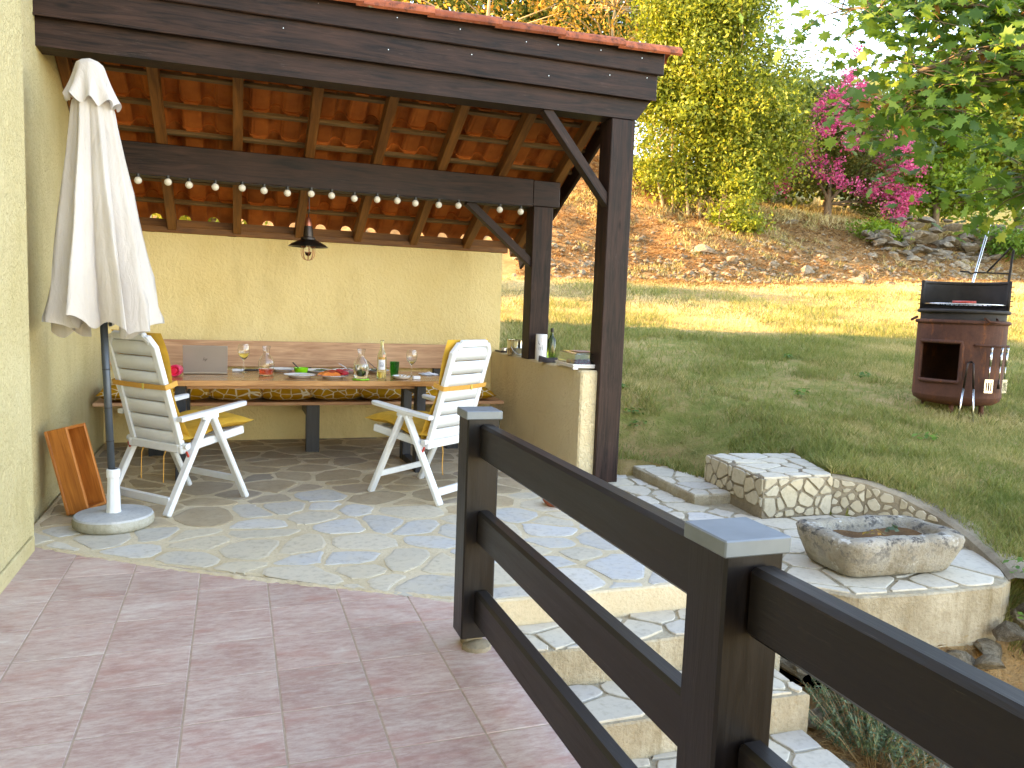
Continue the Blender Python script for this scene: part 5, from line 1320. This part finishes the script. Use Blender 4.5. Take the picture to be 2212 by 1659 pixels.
# bright low shrub at its foot
tree('low_shrub', 'bright green low shrub at the foot of the bushy tree', 'shrub', W3(21.0, 5.3, gz_(21.0, 5.3)), [(W3(21.0, 5.3, gz_(21, 5.3)), W3(21, 5.3, gz_(21, 5.3)+.5), .02)], [blob(20.9, 5.0, gz_(20.9, 5.0)+.35, .4, .7, .25), blob(20.9, 6.0, gz_(20.9, 6.0)+.25, .3, .6, .2), blob(21.2, 5.8, gz_(21.2, 5.8)+.9, .4, .45, .7)], 70, 40, .11, 'leaf_bush', 2, clr=.16, nbr=20, trunk_r=.03)
# pink crape myrtle
ms, ml = 25.0, 9.7; mg = gz_(ms, ml)
t, CC = tree('flowering_tree', 'dark leaved tree covered in pink blossom on the upper terrace', 'tree', W3(ms, ml, mg), [(W3(ms, ml, mg), W3(ms, ml+.0, mg+1.3), .13), (W3(ms, ml, mg+.5), W3(ms, ml-1.0, mg+2.0), .06), (W3(ms, ml, mg+.5), W3(ms, ml+1.1, mg+1.8), .06)],
     [blob(25.0, 9.5, mg+2.3, 1.2, 1.6, 1.3), blob(25.0, 8.5, mg+1.5, .9, 1.0, .8), blob(24.8, 10.8, mg+1.4, .9, 1.0, .9), blob(25.1, 9.9, mg+3.3, .8, .9, .9), blob(24.8, 11.4, mg+.6, .6, .6, .6)], 200, 55, .10, 'leaf_myrtle', 3, clr=.26, nbr=60, gap=.2)
rng_ = np.random.default_rng(5); bl = []
for (l, z, n) in [(9.7, 3.9, 6), (9.2, 3.6, 5), (8.9, 3.2, 5), (9.9, 3.4, 5), (9.3, 2.8, 7), (8.6, 2.6, 3), (9.8, 2.2, 4), (8.2, 1.6, 6), (7.6, 1.3, 4), (7.9, .9, 3), (8.9, 1.7, 5), (10.9, 1.9, 9), (11.3, 1.5, 9), (11.1, .9, 9), (11.5, .6, 8), (11.2, .1, 5), (9.5, .9, 3), (10.4, .9, 3), (9.0, 1.1, 3), (10.3, 2.9, 4), (9.6, 4.3, 3)]:
    for k in range(n): bl.append((24.3+rng_.normal()*.35, l*1.03+rng_.normal()*.24, mg+z+rng_.normal()*.16))
bl = np.array([W3(*q) for q in bl]); k = np.repeat(np.arange(len(bl)), 70); n = len(k)
P = bl[k]+rng_.normal(size=(n, 3))*.105; V, F = leaf_quads(P, rng_.normal(size=(n, 3))+np.array([0, 0, .5]), .075*(.6+.8*rng_.random(n)), rng_, .9)
me = npmesh('blossom', V-np.array(W3(ms, ml, mg)), F, MAT['leaf_pink'], np.repeat(rng_.random(n), 4)); place(me, 'blossom', t)
# young green tree to the right
gs, gl = 25.2, 13.2; gg = gz_(gs, gl)
tree('young_tree', 'young bright green tree with a straight trunk above the stone wall', 'tree', W3(gs, gl, gg), [(W3(gs, gl, gg), W3(gs, gl, gg+2.6), .12)], [blob(gs, gl+.1, gg+2.0, 1.1, 1.2, 1.1), blob(gs, gl-.6, gg+1.3, .7, .8, .6), blob(gs, gl+.8, gg+1.2, .7, .8, .55), blob(gs, gl, gg+3.1, .8, .9, .9)], 190, 55, .15, 'leaf_green', 6, clr=.24, nbr=40)
# yellowing twiggy trees behind the shelter roof, and the wood farther up
def backtree(name, label, s, l, h, r, mat, seed, ncl=200, leaf=.16, gap=.25, nl=40, group=None, bark='bark', clr=.38, nbr=50, sub=.62):
    g = gz_(s, l)
    return tree(name, label, 'tree', W3(s, l, g), [(W3(s, l, g), W3(s, l+.1, g+h*.7), .16)], [blob(s, l, g+h*.62, r, r, h*.36), blob(s, l-r*.5, g+h*.42, r*sub, r*sub, h*.22), blob(s, l+r*.5, g+h*.46, r*sub, r*sub, h*.22), blob(s, l+.1*r, g+h*.88, r*.5, r*.5, h*.15)], ncl, nl, leaf, mat, seed, group, clr=clr, nbr=nbr, gap=gap, bark=bark)
backtree('twiggy_tree', 'yellowing twiggy tree above the middle of the shelter roof', 24.5, -1.2, 7.5, 2.6, 'leaf_yellow', 31, 130, .15, .3, 28, 'yellowing trees behind the roof', 'twig', nbr=130)
backtree('twiggy_tree', 'yellowing twiggy tree above the right end of the roof', 24.8, 2.6, 7.0, 2.5, 'leaf_yellow', 32, 120, .15, .3, 28, 'yellowing trees behind the roof', 'twig', nbr=130)
backtree('twiggy_tree', 'yellowing twiggy tree above the left part of the roof', 25.5, -5.0, 8.0, 2.8, 'leaf_yellow', 33, 120, .16, .3, 28, 'yellowing trees behind the roof', 'twig', nbr=90)
GB = 'trees of the wood behind'
for i, (nm, lb, s, l, h, r, m) in enumerate([
    ('wood_tree', 'olive green tree standing behind the yellowing trees, nearest the sky gap', 31, 4.0, 9.5, 3.4, 'leaf_far'),
    ('wood_tree', 'olive green tree behind the roof, right of centre', 30, .5, 10, 3.2, 'leaf_far'),
    ('wood_tree', 'olive green tree behind the roof, left of centre', 30, -4.0, 10, 3.4, 'leaf_far'),
    ('wood_tree', 'pale feathery tree in the sky gap behind the pink blossom', 33, 12.8, 4.8, 2.2, 'leaf_far'),
    ('wood_tree', 'round green tree behind the young tree trunk', 30, 15.6, 6.2, 2.4, 'leaf_green'),
    ('wood_tree', 'golden green tree between blossom and young tree', 31, 19.5, 7.5, 3.0, 'leaf_bush'),
    ('wood_tree', 'golden green tree at the right edge behind the maple', 28, 18.0, 6.5, 2.6, 'leaf_bush'),
    ('wood_tree', 'tall green tree beyond the right edge', 33, 24.5, 10.5, 3.8, 'leaf_far'),
    ('wood_tree', 'olive tree directly behind the pink blossom', 28, 10.8, 4.2, 2.4, 'leaf_far'),
    ('wood_tree', 'green tree filling the gap right of the pink blossom', 29, 13.9, 4.2, 2.4, 'leaf_bush'),
    ('wood_tree', 'low olive tree behind the bushy tree', 29, 9.0, 4.2, 2.6, 'leaf_far')]):
    backtree(nm, lb, s, l, h, r, m, 50+i, 300 if i != 3 else 90, .24 if i != 3 else .12, .12, 40, GB, clr=.5 if i != 3 else .4)
# trees behind the house corner on the left, they throw shade on the far lawn
backtree('garden_tree', 'green tree behind the back wall seen through the eave gap', 15.6, -6.0, 4.2, 1.3, 'leaf_bush', 71, 130, .18, .2, 36)
# creeping shrubs on the stone wall
for i, (s, l, z, r, lb) in enumerate([(22.6, 9.9, .25, .75, 'dark ivy clump spilling over the bank below the blossom'), (22.8, 13.9, .55, .8, 'light green creeper on top of the stone wall at right')]):
    g = gz_(s, l); tree('creeper', lb, 'shrub', W3(s, l, g), [(W3(s, l, g), W3(s, l, g+.3), .02)], [blob(s, l, g+z, r*.6, r, .3), blob(s, l+.5, g+z-.1, r*.5, r*.7, .25)], 60, 40, .11, 'leaf_green' if i == 0 else 'leaf_weed', 80+i, clr=.16, nbr=10, trunk_r=.02)

# ---------------------------------------------------------------- maple in front, trunk out of the picture at right
LF = [(0, -.5), (.10, -.28), (.42, -.34), (.30, -.14), (.52, .02), (.30, .08), (.36, .30), (.16, .20), (0, .55)]
LFo = LF+[(-x, y) for x, y in LF[1:-1]][::-1]
def leaf_fan(scale=1.0, cup=.10):
    V = [(x*scale, y*scale, -cup*scale*abs(x)*1.2-cup*scale*(y*y)) for x, y in LFo]+[(0, -.05*scale, .02*scale)]
    n = len(LFo); return V, [(i, (i+1) % n, n) for i in range(n)]
mp_s, mp_l = 8.3, 8.0; mpg = gz_(mp_s, mp_l)
mt = thing('maple_tree', 'maple with dark lobed leaves reaching in from the right', 'tree', W3(mp_s, mp_l, mpg))
rng_ = np.random.default_rng(9)
# branches: polylines in (s, l, z)
BR = [[(8.3, 8.0, 2.8), (7.6, 6.6, 3.6), (7.2, 5.2, 3.75), (7.0, 4.2, 3.55), (6.9, 3.5, 3.35), (6.9, 3.0, 3.12)],
      [(8.3, 8.0, 2.9), (7.8, 6.4, 4.1), (7.4, 5.0, 4.3), (7.1, 3.6, 4.15), (7.0, 2.7, 4.05)],
      [(8.3, 8.0, 2.3), (7.6, 6.4, 2.9), (7.2, 5.3, 3.0), (7.0, 4.8, 2.8), (6.9, 4.45, 2.6)],
      [(8.3, 8.0, 3.4), (8.2, 6.4, 4.6), (8.0, 5.0, 4.9), (7.8, 4.0, 4.6)],
      [(7.5, 5.6, 3.45), (7.1, 4.7, 3.85), (6.9, 4.0, 3.75), (6.8, 3.3, 3.5)],
      [(7.4, 5.0, 4.3), (7.3, 4.2, 4.5), (7.2, 3.7, 4.6)]]
b = MB(); b.tube([W3(mp_s, mp_l, mpg-.1), W3(mp_s, mp_l, mpg+.8), W3(8.3, 8.0, 3.4), W3(8.4, 8.1, 5.6)], [.16, .13, .10, .05], 10)
pts_ = []; 
for br in BR:
    b.tube([W3(*q) for q in br], [.045*(1-.2*i) if i < 4 else (.008 if i == 4 else .004) for i in range(len(br))], 6)
    for i in range(len(br)-1):
        for u in np.linspace(0, 1, 9):
            q = np.array(br[i])*(1-u)+np.array(br[i+1])*u
            if i+u > .75: pts_.append(q)
pts_ = np.array(pts_); anchors = []
for q in pts_:
    for j in range(4):
        d = rng_.normal(size=3)*np.array([.26, .30, .17])+np.array([0, -.05, -.05]); e = q+d; anchors.append(e)
        b.tube([W3(*q), W3(*(q+d*.5+np.array([0, 0, .05]))), W3(*e)], [.006, .004, .002], 4, cap=False)
b.build('trunk', MAT['bark'], mt)
anchors = np.array(anchors)
k = np.repeat(np.arange(len(anchors)), (np.random.default_rng(12).random(len(anchors)) > .30)*13); n = len(k)
Pm = anchors[k]+rng_.normal(size=(n, 3))*np.array([.13, .15, .09]); Pm = np.array([W3(*q) for q in Pm])
Nm = rng_.normal(size=(n, 3))*.55+np.array([-.25, -.35, .75]); Nm /= np.linalg.norm(Nm, axis=1, keepdims=True)
Tm = rng_.normal(size=(n, 3))*.6+np.array([-.3, -.2, -.75]); Tm -= (Tm*Nm).sum(1, keepdims=True)*Nm; Tm /= np.linalg.norm(Tm, axis=1, keepdims=True)
Bm = np.cross(Tm, Nm); sz = .125*(.65+.6*rng_.random(n))
cm = np.clip(rng_.random(n)**1.2*.78+.32*(vnoise(Pm[:, 0], Pm[:, 2], 2.0)-.3), 0, 1); cm[rng_.random(n) > .985] = 1.0
dcam = np.linalg.norm(Pm-np.array([0, 0, 1.42]), axis=1)
Sx, Lx = sl_of(Pm[:, 0], Pm[:, 1]); vis = (Lx/Sx < .66)
order = np.argsort(np.where(vis, dcam/sz, 1e6))[:280]; isobj = np.zeros(n, bool); isobj[order] = True
LV, LFc = leaf_fan(); LV = np.array(LV); nv = len(LV)
rest = np.where(~isobj & (Lx/Sx < .8))[0]
Vv = (Pm[rest][:, None]+sz[rest][:, None, None]*(LV[None, :, 0:1]*Bm[rest][:, None]+LV[None, :, 1:2]*Tm[rest][:, None]+LV[None, :, 2:3]*Nm[rest][:, None])).reshape(-1, 3)
Fv = (np.arange(len(rest))[:, None, None]*nv+np.array(LFc)[None]).reshape(-1, 3)
me = npmesh('foliage', Vv-np.array(W3(mp_s, mp_l, mpg)), Fv, MAT['leaf_maple'], np.repeat(cm[rest], nv)); o = place(me, 'foliage', mt); o['kind'] = 'stuff'
LM = [npmesh('leaf', LV, LFc, MAT['leaf_maple'], np.full(nv, c_)) for c_ in (.05, .2, .35, .5, .62, .74, .86, 1.0)]
for i in order:
    R3 = Matrix(np.stack([Bm[i], Tm[i], Nm[i]], 1).tolist()).to_4x4(); p = Vector(Pm[i])-Vector(W3(mp_s, mp_l, mpg))
    o = place(LM[int(np.clip(cm[i]*7.99, 0, 7))], 'leaf', mt); o.matrix_local = Matrix.Translation(p) @ R3 @ Matrix.Scale(float(sz[i]), 4)

# ================================================================== rocks
def rock_mesh(name, seed, mat, flat=.7):
    import bmesh
    bm = bmesh.new(); bmesh.ops.create_icosphere(bm, subdivisions=2, radius=1.0); r = random.Random(seed)
    cuts = [(Vector((r.gauss(0, 1), r.gauss(0, 1), r.gauss(0, 1))).normalized(), r.uniform(.30, .72)) for _ in range(11)]
    for v in bm.verts:
        for nrm, d in cuts:
            q = v.co.dot(nrm)-d
            if q > 0: v.co -= nrm*q*.97
        v.co *= 1+r.uniform(-.04, .04); v.co.z *= flat
    me = bpy.data.meshes.new(name); bm.to_mesh(me); bm.free(); me.materials.append(mat); return me
RK = [rock_mesh('rock', 100+i, MAT['rock'], .55+.05*i) for i in range(6)]
RD = [rock_mesh('rock', 200+i, MAT['rock_dark'], .6+.05*i) for i in range(6)]
rr = random.Random(77)
spots = []
for k in range(110):
    l = rr.uniform(1.0, 13.5); l = round(l*1.3)/1.3+rr.gauss(0, .22); s = float(bank0(l))+abs(rr.gauss(.2, 1.3))
    spots.append((s, l, rr.uniform(.06, .17)*(1.7 if rr.random() < .15 else 1)))
for k in range(12): spots.append((17.6+rr.uniform(-1, 2.2), rr.uniform(-.5, 3.0), rr.uniform(.08, .2)))
for (s, l, r_) in [(19.0, 8.2, .32), (18.9, 8.9, .3), (18.9, 7.2, .24), (19.2, 5.2, .3), (19.6, 4.6, .34)]: spots.append((s, l, r_))
for i, (s, l, r_) in enumerate(spots):
    x_, y_ = SL(s, l); o = place(RK[i % 6], 'rock', None, (x_, y_, float(zt(x_, y_))-r_*.05), (rr.uniform(-.3, .3), rr.uniform(-.3, .3), rr.uniform(0, 6)), (r_*rr.uniform(.9, 1.7), r_*rr.uniform(.8, 1.2), r_))
    q_ = s-float(bank0(l)); tag(o, 'loose pale rock on the bank seen between the two posts' if l < 3 else ('pale rock lying at the foot of the bank along the lawn edge' if q_ < .6 else ('rock high on the bank near the bushy tree stems' if l < 6.5 else 'rock higher up the bank below the blossom tree')), 'rock', 'rocks on the bank')
dw = thing('dry_stone_wall', 'rough dry stone wall along the upper terrace at right', 'wall', W3(22.6, 12.5, gz_(22.6, 12.5)))
for i in range(120):
    l = rr.uniform(9.8, 16.8); s = float(bank0(l))+1.3+rr.uniform(-.2, .25); row = rr.random(); r_ = rr.uniform(.14, .30)
    x_, y_ = SL(s+row*.9, l); z_ = float(zt(*SL(s, l)))+row*1.15*min(1, (l-8.8)/2)
    q = dw.location; place(RD[i % 6], 'stone', dw, (x_-q.x, y_-q.y, z_-q.z), (rr.uniform(-.2, .2), rr.uniform(-.2, .2), rr.uniform(0, 6)), (r_*rr.uniform(1, 1.7), r_, r_*.85))
# rubble beside the steps and under the platform
RUB = [(4.12, 2.93, -.13, .11), (4.28, 2.86, -.10, .12), (4.05, 2.80, -.27, .10), (4.26, 2.72, -.27, .09), (4.42, 2.80, -.16, .10), (3.90, 2.90, -.22, .08), (3.2, 2.88, -.40, .09), (3.04, 2.92, -.38, .08), (2.88, 3.04, -.36, .09), (3.36, 2.84, -.46, .10), (2.74, 3.1, -.36, .07), (2.68, 2.92, -.52, .08), (3.0, 2.76, -.55, .07), (3.55, 2.86, -.40, .09), (3.72, 2.84, -.34, .08), (2.66, 2.66, -.62, .06), (3.9, 2.7, -.38, .07), (3.35, 2.97, -.36, .13), (3.62, 2.96, -.36, .12), (3.85, 2.97, -.32, .13), (2.75, 3.2, -.40, .11), (2.95, 3.0, -.46, .12), (4.15, 3.0, -.22, .13), (3.5, 2.7, -.55, .09), (4.1, 2.62, -.45, .1), (4.4, 2.62, -.3, .11)]
LB = ['large grey rock under the right corner of the platform', 'large grey rock right of the platform corner', 'grey rock below the platform corner rocks', 'small grey rock at the right edge by the kerb end', 'grey rock beside the kerb end weeds']
for i, (x_, y_, z_, r_) in enumerate(RUB):
    o = place((RD if i < 6 else RK)[i % 6], 'rubble_stone', None, (x_, y_, z_), (rr.uniform(-.3, .3), rr.uniform(-.3, .3), rr.uniform(0, 6)), (r_*1.35, r_, r_*.95))
    tag(o, LB[i] if i < 5 else 'rubble stone in the bed between steps and platform', 'stone', 'rubble stones beside the platform')

# ================================================================== small plants
def tuft(name, label, cat, x, y, z, n, h, spread, mat, seed, width=.006, lean=.5, group=None, parent=None):
    rng = np.random.default_rng(seed); a = rng.random(n)*6.283; d = spread*np.sqrt(rng.random(n)); bx_ = d*np.cos(a); by_ = d*np.sin(a)
    hh = h*(.5+.6*rng.random(n)); lx_ = (bx_/spread*lean+rng.normal(size=n)*.18)*hh; ly_ = (by_/spread*lean+rng.normal(size=n)*.18)*hh
    w_ = width; t = rng.random(n)*6.28; cx_, cy_ = np.cos(t)*w_, np.sin(t)*w_; z0 = np.zeros(n)
    V = np.stack([np.stack([bx_-cx_, by_-cy_, z0], -1), np.stack([bx_+cx_, by_+cy_, z0], -1), np.stack([bx_+lx_*.5+cx_*.8, by_+ly_*.5+cy_*.8, hh*.6], -1), np.stack([bx_+lx_, by_+ly_, hh*(1-.25*lean)], -1)], 1)
    F = np.arange(n)[:, None]*4+np.array([[0, 1, 2, 3]])
    me = npmesh(name, V.reshape(-1, 3), F, MAT[mat], np.repeat(rng.random(n), 4)); o = place(me, name, parent, (x, y, z))
    if parent is None: tag(o, label, cat, group)
    return o
def sprigs(name, label, cat, x, y, z, n, h, spread, mat, seed, leaf=.02, per=26):
    """upright stems set with small leaves"""
    rng = np.random.default_rng(seed); t = thing(name, label, cat, (x, y, z)); b = MB(); P = []; N = []
    for i in range(n):
        a = rng.random()*6.28; d = spread*math.sqrt(rng.random()); bx_, by_ = d*math.cos(a)*.5, d*math.sin(a)*.5; hh = h*(.6+.5*rng.random())
        tx, ty = bx_*2.2+rng.normal()*.03, by_*2.2+rng.normal()*.03
        b.tube([(bx_, by_, -.02), ((bx_+tx)/2, (by_+ty)/2, hh*.55), (tx, ty, hh)], [.003, .0022, .0012], 4)
        for j in range(per):
            u = .15+.85*rng.random(); P.append((bx_+(tx-bx_)*u+rng.normal()*.006, by_+(ty-by_)*u+rng.normal()*.006, hh*u)); N.append(rng.normal(size=3)+np.array([0, 0, .2]))
    b.build('stems', MAT['twig'], t, True)
    P = np.array(P); V, F = leaf_quads(P, np.array(N), leaf*(.6+.8*rng.random(len(P))), rng, .28, up=np.array([0, 0, 1.0]))
    me = npmesh('leaves', V, F, MAT[mat], np.repeat(rng.random(len(P)), 4)); place(me, 'leaves', t); return t
def gzz(x, y): return float(zt(x, y))
sprigs('lavender_plant', 'bushy green lavender in the bed beside the steps', 'plant', 2.86, 2.70, gzz(2.86, 2.70), 120, .26, .34, 'leaf_lav', 41, .03, 34)
sprigs('silver_plant', 'silvery leaved plant in front of the lavender', 'plant', 2.90, 2.42, gzz(2.90, 2.42), 24, .22, .2, 'leaf_silver', 42, .028, 22)
sprigs('silver_plant', 'second silvery plant at the right of the bed', 'plant', 3.15, 2.45, gzz(3.15, 2.45), 18, .16, .2, 'leaf_silver', 43, .028, 22)
def broad(name, label, x, y, z, n, r, leaf, seed, mat='leaf_weed', parent=None, group=None):
    rng = np.random.default_rng(seed); a = rng.random(n)*6.28; d = r*np.sqrt(rng.random(n)); P = np.stack([d*np.cos(a), d*np.sin(a), .02+.07*rng.random(n)*r/.12], -1)
    N = np.stack([np.cos(a)*.4, np.sin(a)*.4, np.ones(n)], -1)+rng.normal(size=(n, 3))*.25
    V, F = leaf_quads(P, N, leaf*(.6+.7*rng.random(n)), rng, .7); me = npmesh(name, V, F, MAT[mat], np.repeat(rng.random(n), 4)); o = place(me, name, parent, (x, y, z))
    if parent is None: tag(o, label, 'weed', group)
    return o
broad('seedling', None, .12, .02, .165, 7, .05, .045, 3, 'leaf_lav', tr); broad('seedling', None, -.06, -.03, .163, 9, .05, .03, 4, 'leaf_yellow', tr)
broad('weed', 'green leafy weed growing at the end of the kerb wall', 4.16, 3.0, .02, 40, .12, .04, 7)
broad('weed', 'small green weed between the rocks below the platform', 4.0, 2.86, -.16, 14, .05, .03, 8)
for i in range(14):
    x_, y_ = rr.uniform(3.2, 8.5), rr.uniform(5.0, 9.5)
    if i < 7: x_, y_ = rr.uniform(2.95, 3.7), rr.uniform(6.4, 7.6)
    if bool(inpoly(np.array([x_]), np.array([y_]), EXCL)[0]): continue
    broad('weed', 'broad leaved weed growing low in the shaded lawn', x_, y_, gzz(x_, y_), 22, rr.uniform(.06, .14), .055, 300+i, group='weeds in the lawn')

# ================================================================== grass and litter (uncountable)
def blades(name, label, n, slo, shi, latf, h, wd, mat, seed, dens=None, colf=None, flat=0.0):
    rng = np.random.default_rng(seed)
    s = slo+(shi-slo)*rng.random(n)**1.35; l = (latf[0]+(latf[1]-latf[0])*rng.random(n))*s
    x = .336*s+.942*l; y = .942*s-.336*l
    ok = ~inpoly(x, y, EXCL)
    if dens is not None: ok &= rng.random(n) < dens(x, y, s, l)
    x, y, s, l = x[ok], y[ok], s[ok], l[ok]; n = len(x); z = zt(x, y)-.004
    hh = h*(.45+.8*rng.random(n))*(.7+.06*s/1.0*.6); t = rng.random(n)*6.283; w_ = wd*(.7+.08*s)
    cx_, cy_ = np.cos(t)*w_, np.sin(t)*w_; lx_, ly_ = rng.normal(size=n)*hh*(.55+flat), rng.normal(size=n)*hh*(.55+flat); up = hh*(1-flat*.8)
    V = np.stack([np.stack([x-cx_, y-cy_, z], -1), np.stack([x+cx_, y+cy_, z], -1), np.stack([x+lx_, y+ly_, z+up], -1)], 1).reshape(-1, 3)
    c = colf(x, y, rng.random(n)) if colf else rng.random(n)
    me = npmesh(name, V, np.arange(3*n).reshape(-1, 3), MAT[mat], np.repeat(np.clip(c, 0, 1), 3)); o = place(me, name)
    return tag(o, label, 'grass', kind='stuff')
gd = lambda x, y, s, l: sst(-.2, -1.8, s-bank0(l))*(.25+.75*(fbm(x, y, .8) > .40))*sst(2.85, 3.1, y)
gcol = lambda x, y, r: .27+.5*r*r+1.5*(fbm(x+40, y, .7)-.44)+.55*(vnoise(x, y, 2.6)-.5)+.32*sst(10.5, 14, .336*x+.942*y)
blades('lawn_grass', 'short patchy grass of the lawn', 330000, 4.2, 20, (-.03, .70), .050, .0028, 'grass', 61, gd, gcol)
blades('long_grass', 'longer green grass tufts in the lawn', 95000, 4.2, 17, (-.02, .70), .10, .004, 'grass', 62, lambda x, y, s, l: gd(x, y, s, l)*(.7*fbm(x+9, y+4, 1.1)+.3*vnoise(x, y, 6.0) > .50), lambda x, y, r: r*.3)
blades('bank_litter', 'dry stalks and leaf litter on the bank', 110000, 17, 30, (.0, .70), .10, .006, 'straw', 63, lambda x, y, s, l: sst(-1.5, .6, s-bank0(l)), None, .75)
blades('upper_grass', 'grass of the upper terrace', 40000, 21, 36, (.18, .70), .12, .007, 'grass', 64, lambda x, y, s, l: sst(3.4, 4.6, s-bank0(l))*sst(3, 5.5, l), gcol)
blades('bed_litter', 'dry leaves and mulch in the bed by the steps', 26000, 2.2, 5.0, (.3, .68), .045, .006, 'straw', 65, lambda x, y, s, l: sst(3.3, 2.9, y)*1.0, None, .8)

EDGE = [(4.10, 3.0), (4.3, 3.17), (4.45, 3.36), (4.57, 3.58), (4.63, 3.86), (4.58, 4.2), (4.38, 4.46), (4.1, 4.5), (4.37, 5.2), (3.6, 5.34), (3.62, 5.6), (3.58, 6.05), (3.25, 6.16), (2.9, 6.22)]
blades('edge_grass', 'ragged grass hanging over the kerb and step edges', 160000, 4.0, 7.8, (.15, .78), .075, .0034, 'grass', 66, lambda x, y, s, l: sst(.14, .02, segdist(x, y, EDGE))*(vnoise(x, y, 7.0) > .35), lambda x, y, r: r*.55)
blades('bank_tufts', 'dry and green weed tufts on the bank', 60000, 17.5, 27, (.0, .66), .075, .006, 'grass', 67, lambda x, y, s, l: sst(-.6, .5, s-bank0(l))*(.6*fbm(x+3, y+8, .9)+.4*vnoise(x, y, 3.2) > .56), lambda x, y, r: .15+.8*r)
# loose scree: small broken stones nobody could count
rs_ = np.random.default_rng(90); n = 1500; l = rs_.random(n)*13.5+.3; s = bank0(l)+np.abs(rs_.normal(size=n)*1.5)-.3; x = .336*s+.942*l; y = .942*s-.336*l
O = np.array([[1, 0, 0], [-1, 0, 0], [0, 1, 0], [0, -1, 0], [0, 0, 1], [0, 0, -1]], float); OF = np.array([[0, 2, 4], [2, 1, 4], [1, 3, 4], [3, 0, 4], [2, 0, 5], [1, 2, 5], [3, 1, 5], [0, 3, 5]])
V = (O[None]+rs_.normal(size=(n, 6, 3))*.22)*(np.array([1.2, 1.0, .7])*(.025+.07*rs_.random(n)**2.2)[:, None])[:, None]; a = rs_.random(n)*6.28; ca, sa = np.cos(a)[:, None], np.sin(a)[:, None]
V = np.stack([V[..., 0]*ca-V[..., 1]*sa, V[..., 0]*sa+V[..., 1]*ca, V[..., 2]], -1)+np.stack([x, y, zt(x, y)+.01], -1)[:, None]
tag(place(npmesh('scree', V.reshape(-1, 3), (np.arange(n)[:, None, None]*6+OF[None]).reshape(-1, 3), MAT['rock']), 'scree'), 'small broken stones strewn over the bank', 'stones', kind='stuff')
